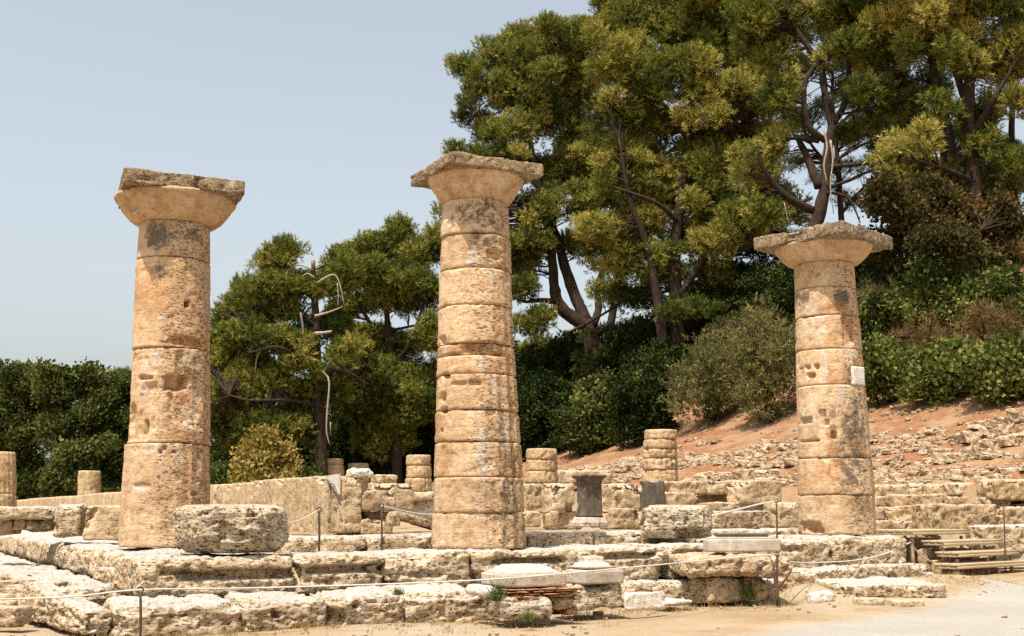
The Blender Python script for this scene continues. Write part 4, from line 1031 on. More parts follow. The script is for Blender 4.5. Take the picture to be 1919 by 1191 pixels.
# pine with the broken dead top
tree('pine_tree', 'pine with a broken dead top, bare trunk and hanging grey branches, beyond the long wall', 'pine tree', 55,
     [([(603, 900), (600, 800), (594, 690), (592, 600), (588, 540), (587, 488)], [.42, .36, .3, .27, .22, .13], None),
      ([(594, 690), (560, 670), (520, 650), (470, 660)], [.14, .1, .08, .05], [0, -1, -2, -2]), ([(592, 610), (550, 585), (500, 570), (450, 600)], [.14, .1, .08, .05], [0, -.5, -1, -1]),
      ([(596, 760), (540, 750), (470, 750), (430, 740)], [.12, .1, .07, .04], [0, -1, -2, -2]), ([(596, 690), (630, 690), (660, 700), (690, 720)], [.14, .12, .1, .05], [0, -1, -1, -1]), ([(589, 560), (560, 540), (520, 510)], [.12, .09, .05], None)],
     [(520, 500, 34, 22), (488, 545, 58, 24), (560, 545, 50, 26), (455, 598, 44, 26), (515, 590, 62, 28), (470, 630, 40, 26), (425, 650, 34, 34), (418, 700, 30, 30), (420, 745, 36, 34), (460, 765, 46, 28), (545, 690, 45, 20), (520, 640, 45, 22), (505, 725, 44, 24), (555, 740, 36, 22), (570, 800, 34, 22), (600, 545, 20, 18), (470, 700, 40, 26), (408, 670, 26, 50), (412, 800, 36, 40), (440, 610, 30, 24), (620, 620, 30, 24), (640, 530, 22, 36), (620, 740, 30, 30), (555, 650, 36, 24), (500, 800, 50, 26), (640, 680, 26, 26), (530, 470, 20, 14)],
     'pine', 'needle', 1, GP, cs=1.3, fill=.95, tmid=.42, links=.45,
     dead=[([(587, 500), (585, 484)], [.12, .1]), ([(586, 505), (562, 496), (545, 502), (538, 508)], [.06, .05, .035, .015]), ([(590, 520), (575, 512), (560, 525)], [.05, .04, .015]), ([(594, 530), (620, 515), (632, 520), (640, 545), (645, 572)], [.06, .05, .045, .035, .012]), ([(590, 592), (615, 585), (643, 574)], [.09, .065, .02]),
           ([(632, 530), (634, 555), (633, 575)], [.03, .03, .015]), ([(563, 585), (568, 620), (563, 650), (562, 672)], [.07, .06, .05, .03]), ([(497, 645), (482, 668), (478, 700)], [.06, .05, .03]), ([(604, 694), (617, 715), (613, 770), (612, 810), (619, 836)], [.08, .07, .06, .05, .02]), ([(619, 790), (620, 815)], [.03, .015]), ([(590, 625), (615, 622), (622, 620)], [.12, .1, .07]), ([(590, 500), (598, 496), (603, 494)], [.05, .04, .02])])
tree('pine_tree', 'round headed dark pine next to the middle column, right of the dead topped pine', 'pine tree', 60,
     [([(745, 900), (740, 780), (735, 690), (728, 620), (722, 560), (716, 490)], [.4, .34, .3, .24, .18, .08], None), ([(735, 690), (770, 640), (790, 580)], [.16, .12, .06], [0, -1, -1]), ([(730, 640), (690, 600), (665, 540)], [.16, .12, .06], [0, -.5, -1]), ([(738, 740), (700, 700), (680, 680)], [.12, .1, .05], [0, -1, -2]), ([(730, 620), (765, 612), (800, 605)], [.1, .08, .04], None)],
     [(655, 492, 40, 26), (715, 470, 58, 28), (775, 490, 48, 34), (690, 525, 66, 28), (755, 530, 60, 28), (648, 590, 30, 26), (715, 568, 52, 20), (795, 560, 34, 30), (740, 655, 74, 24), (800, 640, 30, 30), (700, 700, 60, 30), (765, 712, 60, 30), (690, 765, 52, 30), (770, 780, 54, 34), (720, 830, 60, 28), (665, 655, 26, 20)],
     'pine', 'needle', 2, GP, cs=1.3, fill=.95, tmid=.38, links=.6)
# large pine with forked limbs behind the middle column
tree('pine_tree', 'huge pine with low forked black limbs, its crown spreading over the middle column', 'pine tree', 64,
     [([(1125, 800), (1115, 700), (1108, 640), (1098, 600)], [.75, .68, .62, .5], None),
      ([(1100, 610), (1060, 585), (1042, 555), (1036, 500), (1028, 430), (1005, 330), (985, 220), (960, 150)], [.42, .4, .36, .3, .27, .2, .14, .06], [0, 0, 0, 0, -.5, -1, -1, -1]),
      ([(1102, 605), (1080, 560), (1062, 510), (1045, 450), (1035, 400), (1060, 300), (1085, 190), (1080, 110)], [.4, .36, .32, .28, .24, .18, .13, .06], [0, .4, .6, .8, 1, 1, 1, 1]),
      ([(1112, 610), (1122, 575), (1120, 545), (1135, 490), (1160, 420), (1170, 330)], [.26, .24, .2, .16, .12, .06], [0, .5, .8, 1, 1, 1]),
      ([(1045, 565), (1010, 562), (985, 565), (960, 555)], [.2, .14, .1, .05], [0, -1, -1.5, -2]), ([(1042, 590), (1015, 585), (990, 600), (975, 625)], [.14, .1, .08, .04], [0, -1, -1, -1.5]), ([(1118, 625), (1150, 612), (1180, 630), (1205, 650)], [.16, .14, .1, .04], [0, -1, -1.5, -2]), ([(1060, 625), (1110, 600), (1160, 570)], [.07, .08, .07], [-1.5, -1.5, -1.5]), ([(1015, 360), (960, 290), (900, 220)], [.12, .09, .04], [-1, -1.5, -2]), ([(990, 240), (930, 180), (880, 140)], [.1, .08, .04], [-1, -1, -1])],
     [(882, 128, 36, 24), (938, 108, 62, 40), (1005, 85, 70, 44), (925, 175, 62, 38), (897, 242, 40, 34), (985, 175, 76, 50), (1062, 140, 66, 54), (960, 250, 70, 40), (1045, 240, 66, 52), (1020, 325, 56, 36), (950, 300, 56, 24), (1000, 392, 52, 36), (850, 430, 40, 54), (885, 330, 40, 40), (900, 395, 50, 50), (995, 480, 34, 26), (985, 540, 30, 22), (1075, 330, 56, 34), (1090, 80, 50, 40), (915, 480, 50, 40), (1120, 470, 40, 22), (1085, 400, 34, 20), (1030, 52, 30, 20), (1000, 450, 50, 30), (975, 500, 34, 30), (1085, 470, 30, 24), (1120, 380, 50, 30), (1150, 560, 40, 18), (1000, 610, 40, 24), (1095, 290, 50, 34), (1150, 440, 40, 30)],
     'pine', 'needle', 3, GP, fill=.62, tmid=.45, links=.5, dj=1.6)
tree('pine_tree', 'tall pine with bright yellow green crown in the middle, thick dark trunk above the shrubs', 'pine tree', 58,
     [([(1275, 800), (1272, 680), (1266, 560), (1264, 480), (1275, 380), (1292, 250), (1300, 110), (1310, -60)], [.62, .55, .48, .42, .34, .26, .2, .08], None),
      ([(1248, 720), (1240, 620), (1232, 560), (1215, 470), (1180, 370), (1160, 260)], [.34, .3, .26, .2, .14, .06], [-.6, -.6, -.6, -.8, -1.2, -1.5]), ([(1270, 560), (1310, 500), (1350, 440), (1390, 380)], [.22, .18, .12, .05], [0, -.5, -1, -1]),
      ([(1285, 320), (1340, 260), (1400, 210)], [.2, .15, .06], [0, -1, -1.5]), ([(1290, 260), (1230, 180), (1180, 110)], [.2, .14, .06], [0, -.5, -1]), ([(1298, 160), (1340, 90), (1370, 30)], [.16, .12, .06], [0, -.5, -1]), ([(1275, 420), (1230, 380), (1150, 350)], [.16, .12, .05], [0, -1, -1.5])],
     [(1160, 120, 66, 52, .6), (1190, 50, 76, 56, .4), (1150, 225, 60, 44, .5), (1235, 250, 70, 56, .55), (1320, 200, 62, 56, .75), (1375, 180, 76, 46, .85), (1405, 235, 66, 46, .85), (1255, 345, 84, 44, .6), (1160, 350, 66, 40, .65), (1120, 432, 50, 34, .75), (1195, 430, 76, 42, .75), (1285, 440, 64, 40, .7), (1355, 395, 60, 40, .6), (1425, 290, 50, 34, .8), (1165, 505, 56, 26, .5), (1260, 150, 70, 60, .4), (1270, 50, 84, 56, .35), (1355, 70, 76, 60, .35), (1150, -5, 50, 40, .4), (1250, -30, 80, 40, .4), (1355, -25, 80, 44, .4), (1225, 520, 50, 24, .5), (1330, 320, 60, 40, .55), (1400, 330, 44, 26, .7), (1200, 560, 50, 24, .4), (1310, 520, 56, 26, .45), (1230, 480, 60, 30, .6), (1340, 460, 50, 30, .6), (1290, 580, 50, 20, .3), (1180, 300, 50, 34, .6), (1400, 440, 40, 24, .5)],  # sunlight on the yellow clumps is put into their higher tints
     'pine', 'needle', 4, GP, fill=.6, tmid=.6, links=.4, dj=1.8)
tree('pine_tree', 'slim pine with a single straight thin trunk between the big crowns', 'pine tree', 66,
     [([(1362, 720), (1362, 560), (1361, 440), (1363, 330), (1368, 200)], [.28, .24, .22, .16, .08], None), ([(1362, 450), (1400, 430), (1450, 430)], [.08, .07, .03], [0, -.5, -1]), ([(1362, 420), (1410, 380), (1450, 350)], [.1, .07, .03], [0, 0, 0])],
     [(1400, 455, 46, 30), (1440, 420, 44, 34), (1455, 490, 40, 24), (1400, 385, 50, 34), (1450, 365, 40, 34), (1345, 340, 40, 30), (1380, 280, 44, 40), (1375, 510, 30, 14), (1420, 530, 46, 20), (1460, 450, 44, 30), (1330, 550, 40, 16), (1470, 560, 36, 20)],
     'pine_dark', 'needle', 5, GP, fill=.5, tmid=.4, links=.9)
tree('pine_tree', 'gnarled open pine with many bare twisted limbs right above the smooth column', 'pine tree', 47,
     [([(1512, 640), (1516, 540), (1522, 450), (1536, 395), (1546, 350), (1550, 290), (1560, 232)], [.5, .46, .42, .38, .3, .27, .24], None),
      ([(1560, 235), (1552, 200), (1545, 170), (1536, 120), (1505, 75), (1482, 30), (1470, -40)], [.2, .18, .17, .16, .13, .1, .06], None), ([(1560, 232), (1580, 200), (1590, 150), (1588, 80), (1595, 0)], [.17, .15, .14, .11, .06], [0, .3, .5, .5, .5]),
      ([(1535, 350), (1515, 300), (1500, 268), (1492, 255)], [.22, .18, .15, .12], [0, .3, .6, .8]), ([(1525, 395), (1480, 372), (1448, 342), (1430, 312), (1420, 280)], [.2, .18, .15, .1, .05], [0, -.3, -.5, -.8, -1]),
      ([(1545, 262), (1518, 240), (1507, 195), (1510, 150), (1528, 122)], [.16, .15, .13, .12, .1], [0, -.3, -.3, -.2, 0]), ([(1552, 312), (1590, 309), (1630, 304), (1665, 292)], [.13, .11, .08, .04], [0, -.8, -1.2, -1.6]), ([(1550, 352), (1590, 338), (1625, 322), (1660, 312)], [.1, .08, .06, .03], [0, -.6, -1, -1.4]),
      ([(1550, 360), (1585, 367), (1602, 392), (1612, 418)], [.07, .06, .045, .025], [-.2, -.6, -.8, -.8]), ([(1536, 120), (1545, 100), (1548, 70)], [.1, .08, .05], None), ([(1535, 262), (1505, 258), (1480, 260)], [.16, .12, .06], None), ([(1570, 215), (1620, 205), (1680, 190)], [.07, .05, .02], [0, -.5, -1]), ([(1553, 330), (1580, 290), (1630, 265), (1700, 240)], [.09, .07, .05, .02], [0, -.4, -.8, -1]), ([(1590, 160), (1640, 140), (1700, 110)], [.08, .06, .03], [.5, .3, .2])],
     [(1535, 25, 54, 40, .6), (1600, 5, 70, 44, .4), (1590, 85, 50, 30, .35), (1640, 115, 50, 26, .35), (1660, 50, 60, 40, .4), (1480, 55, 36, 36, .35), (1445, 110, 46, 44, .35), (1410, 40, 50, 56, .35), (1640, 175, 54, 22, .3), (1690, 205, 40, 22, .3), (1415, 340, 46, 34, .7), (1440, 278, 30, 26, .7), (1460, 190, 34, 36, .4), (1470, -20, 60, 40, .4), (1560, -30, 80, 40, .5), (1600, 250, 40, 14, .3), (1430, 400, 30, 24, .4), (1470, 400, 30, 16, .4)],
     'pine', 'needle', 6, GP, fill=.5, tmid=.45, links=.9, dj=1.4,
     dead=[([(1543, 240), (1550, 275), (1544, 310), (1551, 345)], [.05, .055, .05, .03]), ([(1556, 262), (1561, 300), (1556, 345), (1562, 400)], [.05, .05, .04, .02]), ([(1470, 380), (1474, 400), (1478, 414)], [.03, .025, .015])])
tree('pine_tree', 'pine with paired straight dark trunks on the hill, near the frame edge', 'pine tree', 45,
     [([(1835, 620), (1830, 480), (1822, 330), (1815, 200), (1822, 60), (1828, -60)], [.52, .46, .4, .32, .24, .14], None), ([(1800, 560), (1790, 360), (1765, 200), (1748, 120), (1740, 20)], [.34, .3, .24, .17, .07], [.8, .8, .8, .6, .4]), ([(1815, 210), (1790, 120), (1785, 40)], [.18, .14, .06], [0, .3, .3]), ([(1822, 250), (1860, 190), (1895, 130)], [.16, .12, .05], [0, -.6, -1]), ([(1826, 340), (1780, 320), (1720, 300)], [.14, .1, .04], [0, -1, -1.6]), ([(1900, 420), (1898, 300), (1896, 230), (1905, 120)], [.2, .17, .13, .06], [1.5, 1.5, 1.5, 1.5])],
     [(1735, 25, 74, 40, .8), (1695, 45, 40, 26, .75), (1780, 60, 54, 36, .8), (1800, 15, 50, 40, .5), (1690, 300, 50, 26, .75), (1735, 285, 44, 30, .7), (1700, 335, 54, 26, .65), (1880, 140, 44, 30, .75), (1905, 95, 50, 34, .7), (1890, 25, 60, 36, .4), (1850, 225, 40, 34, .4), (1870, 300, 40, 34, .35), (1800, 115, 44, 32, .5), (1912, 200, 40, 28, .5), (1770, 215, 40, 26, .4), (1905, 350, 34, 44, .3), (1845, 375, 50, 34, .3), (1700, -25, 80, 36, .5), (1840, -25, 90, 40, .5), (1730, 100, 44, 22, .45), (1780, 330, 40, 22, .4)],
     'pine', 'needle', 7, GP, fill=.55, tmid=.55, links=.5, dj=1.2)
tree('pine_tree', 'dense dark pine standing farther back between the forked pine and the gnarled pine', 'pine tree', 78,
     [([(1130, 700), (1180, 400), (1230, 150), (1260, -60)], [.4, .34, .22, .08], None), ([(1200, 330), (1300, 250), (1420, 200)], [.2, .12, .05], None), ([(1210, 300), (1130, 200), (1070, 140)], [.2, .12, .05], None)],
     [(1080, 180, 50, 40), (1090, 270, 50, 30), (1140, 60, 50, 50), (1200, 160, 60, 50), (1210, 300, 60, 40), (1290, 120, 60, 50), (1320, 290, 60, 40), (1390, 130, 50, 50), (1400, 20, 60, 50), (1300, 10, 60, 40), (1220, 0, 60, 40), (1200, 400, 60, 34), (1300, 390, 60, 34), (1110, 360, 40, 30), (1450, 60, 50, 50), (1440, 190, 40, 40), (1400, 290, 50, 34)],
     'pine_dark', 'needle', 31, GP, fill=.55, tmid=.4, links=.4, dj=2)
tree('pine_tree', 'half bare dark pine tangle of fine twigs right behind the gnarled open pine', 'pine tree', 58,
     [([(1585, 640), (1580, 480), (1572, 330), (1560, 180), (1565, 60)], [.28, .24, .18, .12, .05], None), ([(1576, 400), (1630, 340), (1690, 300)], [.12, .08, .03], None), ([(1572, 330), (1520, 270), (1490, 200)], [.12, .08, .03], None), ([(1566, 240), (1620, 190), (1680, 150)], [.1, .07, .03], None)],
     [(1500, 150, 26, 30), (1490, 230, 28, 40), (1530, 210, 26, 36), (1480, 310, 26, 26), (1600, 200, 34, 30), (1640, 170, 40, 30), (1620, 250, 44, 26), (1670, 230, 40, 30), (1580, 310, 30, 22), (1640, 320, 30, 16), (1700, 270, 30, 24), (1560, 130, 26, 30), (1590, 380, 26, 16), (1540, 330, 26, 26)],
     'pine_dark', 'twig', 33, GP, fill=.45, tmid=.4, links=1.0, dj=2)
tree('pine_tree', 'dense dark pine farther back behind the paired trunk pine', 'pine tree', 74,
     [([(1790, 600), (1780, 400), (1760, 200), (1770, -60)], [.4, .34, .22, .08], None), ([(1775, 300), (1850, 220), (1900, 160)], [.2, .12, .05], None), ([(1770, 250), (1700, 160), (1640, 100)], [.2, .12, .05], None)],
     [(1560, 50, 40, 34), (1630, 30, 50, 40), (1700, 90, 50, 40), (1740, 170, 50, 34), (1680, 160, 40, 30), (1620, 110, 40, 26), (1800, 60, 50, 40), (1850, 130, 50, 50), (1900, 60, 50, 50), (1840, 270, 50, 40), (1900, 290, 40, 40), (1760, 260, 50, 30), (1880, 400, 40, 40), (1820, 330, 50, 34), (1740, 340, 40, 30), (1590, 120, 30, 20), (1640, 230, 50, 26), (1610, 180, 40, 26), (1700, 240, 44, 26), (1580, 260, 30, 16), (1660, 280, 40, 16), (1500, 130, 30, 30), (1480, 220, 26, 30)],
     'pine_dark', 'needle', 32, GP, fill=.5, tmid=.4, links=.5, dj=2)
tree('oak_tree', 'dark small leaved oak between the gnarled pine and the paired trunk pine', 'oak tree', 41,
     [([(1735, 560), (1732, 500), (1728, 450), (1735, 400)], [.24, .22, .18, .08], None), ([(1728, 470), (1690, 430), (1660, 400)], [.12, .09, .04], [0, -.5, -.8]), ([(1730, 460), (1790, 440), (1840, 430)], [.12, .09, .04], [0, -.5, -.8])],
     [(1685, 400, 44, 38, .4), (1745, 395, 56, 42, .6), (1815, 420, 56, 44, .6), (1775, 460, 66, 36, .5), (1700, 452, 54, 34, .4), (1645, 375, 22, 30, .3), (1650, 470, 40, 32, .3), (1880, 430, 36, 36, .4), (1720, 365, 30, 20, .5)],
     'oakbrown', 'leaf', 8, None, fill=.6, padr=(.25, .5), flat=.85, tmid=.5, links=.7)
# far broadleaf trees at the left
def broad(label, x, Y, ytop, w, cl, seed, leaf='oak', group='dark broadleaf trees at the far end', **k):
    return tree('broadleaf_tree', label, 'tree', Y, [([(x, 940), (x - 2, (940 + ytop) / 2), (x + 3, ytop + 25)], [.3, .24, .06], None), ([(x, 880), (x - w * .4, 800)], [.14, .05], None), ([(x, 870), (x + w * .4, 790)], [.14, .05], None)], cl, leaf, 'leaf', seed, group, links=.25, **k)
broad('leafy dark tree at the photo edge, above the sharply fluted stump', 25, 72, 690, 90, [(5, 725, 50, 34), (45, 715, 44, 26), (70, 755, 50, 40), (15, 780, 56, 44), (60, 825, 60, 46), (5, 850, 50, 50), (60, 890, 60, 40), (20, 930, 60, 34)], 20, padr=(.4, .85), fill=.6, flat=.9, cs=1.05)
broad('leafy dark tree above the small mottled stump', 125, 70, 695, 90, [(110, 735, 44, 34), (150, 730, 46, 28), (120, 790, 56, 44), (170, 780, 50, 40), (130, 850, 60, 46), (175, 860, 50, 44), (120, 910, 60, 36), (170, 920, 60, 30)], 21, padr=(.4, .85), fill=.6, flat=.9, cs=1.05)
broad('leafy dark tree partly hidden by the broken-shaft column', 225, 71, 705, 80, [(205, 745, 40, 30), (240, 755, 44, 36), (215, 805, 50, 44), (250, 850, 50, 50), (215, 890, 50, 44), (270, 800, 50, 40), (240, 930, 60, 30)], 22, padr=(.4, .85), fill=.6, flat=.9, cs=1.05)
tree('umbrella_pine', 'flat domed pine peeping over the dark trees beside the broken-shaft column', 'pine tree', 95, [([(188, 930), (190, 800), (190, 725)], [.4, .36, .12], None)], [(165, 712, 34, 10, .6), (210, 717, 32, 10, .6), (190, 722, 50, 10, .4)], 'pine', 'needle', 23, None, padr=(.6, .9), fill=1, dens=.7)
# lower bushes behind the walls
def shrub(label, x, yb, w, h, leaf, kind, seed, Y=None, name='shrub', cat='shrub', tm=.5, fill=.8, padr=(.22, .42), dens=1.15, group=None):
    if Y is None: b = hit(x, yb, ymax=75)
    else: b = P(x, yb, Y); b[2] = tz(b[0], b[1])
    Y = b[1]; k = Y / PX; W, H = w * k, h * k
    rg = random.Random(seed); t = thing(name, (b[0], b[1], b[2] - .1), label, cat, group)
    pads = []
    n_ = max(6, int(fill * (W * H * 2.2) / ((padr[0] + padr[1]) / 2) ** 2 * .9))
    for q in range(n_):
        d = np.array([rg.gauss(0, 1) for _ in range(3)]); d /= np.linalg.norm(d); u = rg.random() ** .4 * rg.uniform(.8, 1.18)
        c = b + np.array([0, 0, H * .47]) + d * u * np.array([W * .48, W * .4, H * .5])
        if c[2] < b[2]: c[2] = b[2] + rg.uniform(.05, .3)
        r0 = rg.uniform(*padr); pads.append((c, np.array([r0, r0, r0 * .9]), min(1, max(0, tm + rg.gauss(0, .24)))))
    st_ = []
    for q in range(6):
        e = b + np.array([rg.uniform(-.4, .4) * W, rg.uniform(-.3, .3) * W, H * rg.uniform(.5, .95)])
        st_.append(tube([b + np.array([rg.uniform(-.1, .1), rg.uniform(-.1, .1), -.1]), (b + e) / 2 + np.array([0, 0, .1 * H]), e], [.06, .045, .015], 5, sub=3, cap=False))
    place('stem', join(st_), M['bark'], t)
    geo, ti = foliage(pads, kind, dens)
    place('crown', geo, M[leaf], t, smooth=False, attr={'tint': ti})
    return t
GSH = 'shrubs on the hillside'
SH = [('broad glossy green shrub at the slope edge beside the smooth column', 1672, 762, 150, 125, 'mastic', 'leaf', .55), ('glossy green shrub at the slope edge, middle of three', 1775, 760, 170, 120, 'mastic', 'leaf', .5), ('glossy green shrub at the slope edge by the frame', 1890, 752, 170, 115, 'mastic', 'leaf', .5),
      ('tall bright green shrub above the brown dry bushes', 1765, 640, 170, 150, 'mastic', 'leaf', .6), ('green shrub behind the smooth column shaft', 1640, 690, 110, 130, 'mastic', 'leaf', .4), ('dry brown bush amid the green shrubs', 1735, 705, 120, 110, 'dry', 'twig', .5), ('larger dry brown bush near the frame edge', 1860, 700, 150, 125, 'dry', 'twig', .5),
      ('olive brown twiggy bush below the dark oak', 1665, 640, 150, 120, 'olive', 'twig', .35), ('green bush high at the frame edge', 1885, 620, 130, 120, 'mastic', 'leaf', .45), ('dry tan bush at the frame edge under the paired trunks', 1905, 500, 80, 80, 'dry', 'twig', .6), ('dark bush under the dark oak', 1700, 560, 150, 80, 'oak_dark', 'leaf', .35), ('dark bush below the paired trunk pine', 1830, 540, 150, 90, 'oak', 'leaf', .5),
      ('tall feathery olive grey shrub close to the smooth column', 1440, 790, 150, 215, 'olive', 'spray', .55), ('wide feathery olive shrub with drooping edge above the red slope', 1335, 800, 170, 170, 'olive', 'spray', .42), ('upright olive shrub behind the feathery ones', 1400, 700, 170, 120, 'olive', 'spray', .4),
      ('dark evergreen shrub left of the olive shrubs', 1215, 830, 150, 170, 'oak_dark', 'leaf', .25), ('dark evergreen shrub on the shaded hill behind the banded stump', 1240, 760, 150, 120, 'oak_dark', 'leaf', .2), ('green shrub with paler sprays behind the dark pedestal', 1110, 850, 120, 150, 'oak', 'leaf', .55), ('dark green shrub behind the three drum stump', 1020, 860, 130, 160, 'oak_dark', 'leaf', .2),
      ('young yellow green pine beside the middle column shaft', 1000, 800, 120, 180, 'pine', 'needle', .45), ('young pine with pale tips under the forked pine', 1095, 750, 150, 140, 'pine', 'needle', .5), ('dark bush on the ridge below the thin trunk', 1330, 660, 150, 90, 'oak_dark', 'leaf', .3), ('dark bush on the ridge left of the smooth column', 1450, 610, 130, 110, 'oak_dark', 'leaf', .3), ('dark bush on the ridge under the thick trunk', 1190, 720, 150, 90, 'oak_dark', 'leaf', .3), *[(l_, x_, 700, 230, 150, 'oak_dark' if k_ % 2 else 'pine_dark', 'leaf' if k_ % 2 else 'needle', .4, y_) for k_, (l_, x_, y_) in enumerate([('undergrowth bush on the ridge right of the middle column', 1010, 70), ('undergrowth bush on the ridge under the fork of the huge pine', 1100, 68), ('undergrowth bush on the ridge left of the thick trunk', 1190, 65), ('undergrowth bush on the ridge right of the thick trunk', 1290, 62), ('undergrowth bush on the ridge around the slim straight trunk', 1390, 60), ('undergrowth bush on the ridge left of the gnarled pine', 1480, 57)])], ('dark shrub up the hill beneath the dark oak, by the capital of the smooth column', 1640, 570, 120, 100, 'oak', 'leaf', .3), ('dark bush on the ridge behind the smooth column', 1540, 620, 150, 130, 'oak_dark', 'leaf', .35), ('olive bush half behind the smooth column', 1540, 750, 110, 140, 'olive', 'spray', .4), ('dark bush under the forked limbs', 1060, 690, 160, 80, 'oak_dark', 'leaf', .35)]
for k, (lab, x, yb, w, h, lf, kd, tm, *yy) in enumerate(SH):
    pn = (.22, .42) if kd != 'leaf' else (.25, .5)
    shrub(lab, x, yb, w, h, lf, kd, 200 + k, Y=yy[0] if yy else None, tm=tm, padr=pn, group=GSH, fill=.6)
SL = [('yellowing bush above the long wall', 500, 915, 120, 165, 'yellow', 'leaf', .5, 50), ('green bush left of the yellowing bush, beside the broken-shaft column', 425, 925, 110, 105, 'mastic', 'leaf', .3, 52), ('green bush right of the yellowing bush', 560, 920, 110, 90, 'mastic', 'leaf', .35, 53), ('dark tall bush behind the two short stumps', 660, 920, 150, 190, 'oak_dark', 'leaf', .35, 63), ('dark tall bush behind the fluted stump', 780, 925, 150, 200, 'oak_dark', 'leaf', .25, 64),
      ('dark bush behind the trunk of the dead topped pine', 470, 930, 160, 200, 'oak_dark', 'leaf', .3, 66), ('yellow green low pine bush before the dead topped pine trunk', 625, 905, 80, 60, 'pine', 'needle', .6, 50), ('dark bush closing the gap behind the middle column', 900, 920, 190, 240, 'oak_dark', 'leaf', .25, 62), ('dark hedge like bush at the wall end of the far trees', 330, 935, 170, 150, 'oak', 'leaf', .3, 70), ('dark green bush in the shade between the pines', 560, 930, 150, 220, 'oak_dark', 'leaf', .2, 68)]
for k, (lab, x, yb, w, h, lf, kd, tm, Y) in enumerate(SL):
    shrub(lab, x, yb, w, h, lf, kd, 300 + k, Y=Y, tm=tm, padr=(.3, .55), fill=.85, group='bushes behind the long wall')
# weeds and dry grass
def blades(pts, L, W, tmid):
    n_ = len(pts); pts = np.asarray(pts)
    d = RNG.normal(size=(n_, 3)) * .45; d[:, 2] = 1; d /= np.linalg.norm(d, axis=1)[:, None]
    sd_ = np.cross(d, RNG.normal(size=(n_, 3))); sd_ /= np.linalg.norm(sd_, axis=1)[:, None]
    ln = L * RNG.uniform(.4, 1.2, (n_, 1))
    v = np.stack([pts - sd_ * W, pts + sd_ * W, pts + d * ln], 1).reshape(-1, 3)
    return (v, None, np.arange(n_ * 3).reshape(-1, 3)), np.repeat(np.clip(tmid + RNG.normal(size=n_) * .2, 0, 1), 3)
pts = []
for k in range(800):
    if rr.random() < .55: s, t = rr.uniform(-2, 13), -1.75 + rr.gauss(0, .12) + (.5 if rr.random() < .3 else 0)
    else: s, t = rr.uniform(-2, 14), rr.uniform(-3.4, -1.6)
    p = T(s, t)
    if p[1] > 9 and t > -2.9 and (p[0] < 1.2 or t > -2.1):
        for q in range(rr.randint(3, 12)):
            x, y = p[0] + rr.gauss(0, .04), p[1] + rr.gauss(0, .04); pts.append((x, y, tz(x, y)))
geo, ti = blades(pts, .09, .003, .6)
tag(place('grass', geo, M['grass'], smooth=False, attr={'tint': ti}), 'thin dry grass and straw along the foot of the steps', 'grass', kind='stuff')
for (x, y, Y, h, lab) in [(932, 1124, 12.5, .3, 'green weed sprouting between the low front row and the boulder block'), (1404, 1122, 15.2, .34, 'green weed growing at the narrow support under the broad slab'), (1066, 1122, 13.1, .16, 'small weed beside the rough pier'), (748, 1112, 12.6, .1, 'tiny weed in a joint of the low front row'), (988, 1160, 12.2, .12, 'low weed under the pitted boulder block')]:
    b = P(x, y, Y); pp = [(b[0] + rr.gauss(0, .03), b[1] + rr.gauss(0, .03) - .03, b[2] - .01) for q in range(110)]
    geo, ti = blades(pp, h * .95, .0045, .1)
    tag(place('weed', geo, M['mastic'], smooth=False, attr={'tint': ti + .2}), lab, 'weed')
# dead sapling
b = P(1457, 1126, 15.0)
def sp(x, y, d=0): return P(x, y, 15.0 + d)
sg = [tube([sp(1458, 1128), sp(1455, 1100), sp(1452, 1080), sp(1450, 1055)], [.03, .026, .018, .01], 6, rough=.3), tube([sp(1454, 1104), sp(1466, 1092), sp(1476, 1080), sp(1482, 1066)], [.02, .018, .013, .006], 5), tube([sp(1455, 1108), sp(1440, 1100), sp(1428, 1096)], [.013, .01, .005], 5), tube([sp(1450, 1060), sp(1444, 1046), sp(1440, 1040)], [.009, .006, .003], 4), tube([sp(1448, 1126), sp(1439, 1100), sp(1438, 1082)], [.012, .01, .005], 4)]
tag(place('dead_sapling', join(sg), M['twig'], smooth=True), 'thin dead forked sapling standing before the broad rough slab', 'sapling')

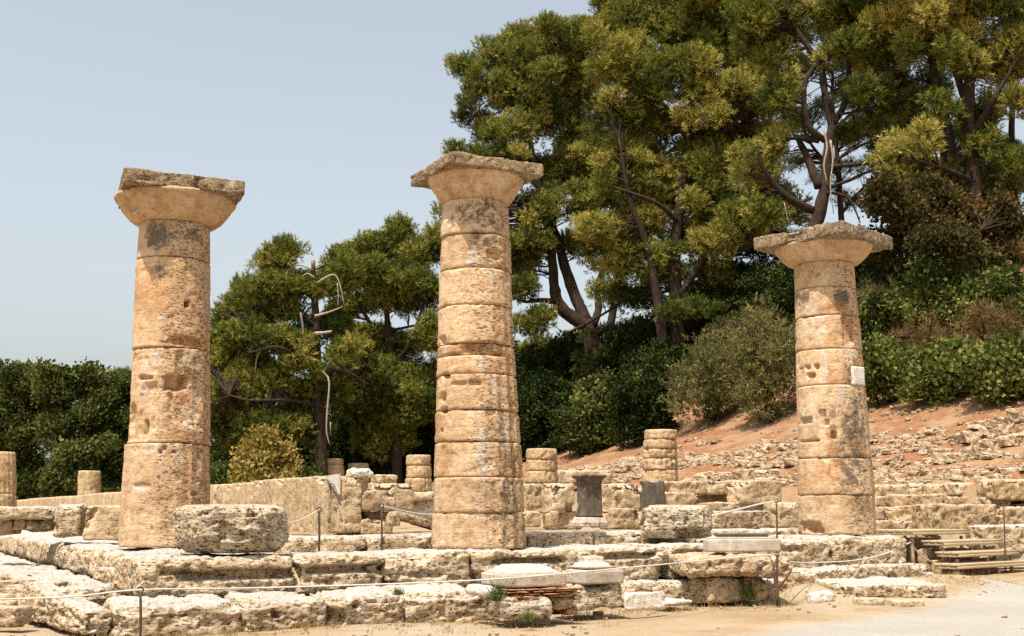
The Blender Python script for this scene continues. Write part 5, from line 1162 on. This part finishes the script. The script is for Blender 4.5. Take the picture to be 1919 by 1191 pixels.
# ------------------------------------------------------------------ light, sky, camera
SUN_EL, tx, ty = R(65), .25, .50          # light travels toward +x (tx) and away from the camera (ty)
nrm = math.hypot(tx, ty); dx, dy = tx / nrm, ty / nrm
import mathutils
dirv = mathutils.Vector((dx * math.cos(SUN_EL), dy * math.cos(SUN_EL), -math.sin(SUN_EL)))
sl = bpy.data.lights.new('sun', 'SUN'); sl.energy = 5.0; sl.angle = R(.53); sl.color = (1, .92, .825)
so = bpy.data.objects.new('sun', sl); C.objects.link(so); so.rotation_euler = dirv.to_track_quat('-Z', 'Y').to_euler(); so.location = (-20, -30, 60)
w = bpy.data.worlds.new('World'); sc.world = w; w.use_nodes = True; wt = w.node_tree; wt.nodes.clear(); b = NB(wt)
sky = b.n('ShaderNodeTexSky'); sky.sky_type = 'NISHITA'; sky.sun_disc = False; sky.sun_elevation = SUN_EL
sky.sun_rotation = math.atan2(-dx, -dy); sky.air_density = 1.4; sky.dust_density = 3.5; sky.ozone_density = 1.3
hs = b.n('ShaderNodeHueSaturation'); hs.inputs['Saturation'].default_value = .46; hs.inputs['Hue'].default_value = .493; hs.inputs['Value'].default_value = 1.0
bg = b.n('ShaderNodeBackground'); bg.inputs[1].default_value = .135; wo = b.n('ShaderNodeOutputWorld')
b.l(sky.outputs[0], hs.inputs['Color']); b.l(hs.outputs[0], bg.inputs[0]); b.l(bg.outputs[0], wo.inputs[0])
cam = bpy.data.cameras.new('camera'); cam.sensor_width = 36; cam.lens = FPX / 1919 * 36; cam.clip_end = 6000; cam.clip_start = .05
co = bpy.data.objects.new('camera', cam); C.objects.link(co); co.location = (0, 0, EYE); co.rotation_euler = (R(90) + TH, 0, 0); sc.camera = co
sc.view_settings.view_transform = 'Standard'; sc.view_settings.look = 'None'; sc.view_settings.gamma = 1; sc.view_settings.exposure = .5; sc.view_settings.use_curve_mapping = False
sc.cycles.max_bounces = 6; sc.cycles.diffuse_bounces = 3; sc.cycles.transmission_bounces = 3; sc.cycles.use_denoising = False
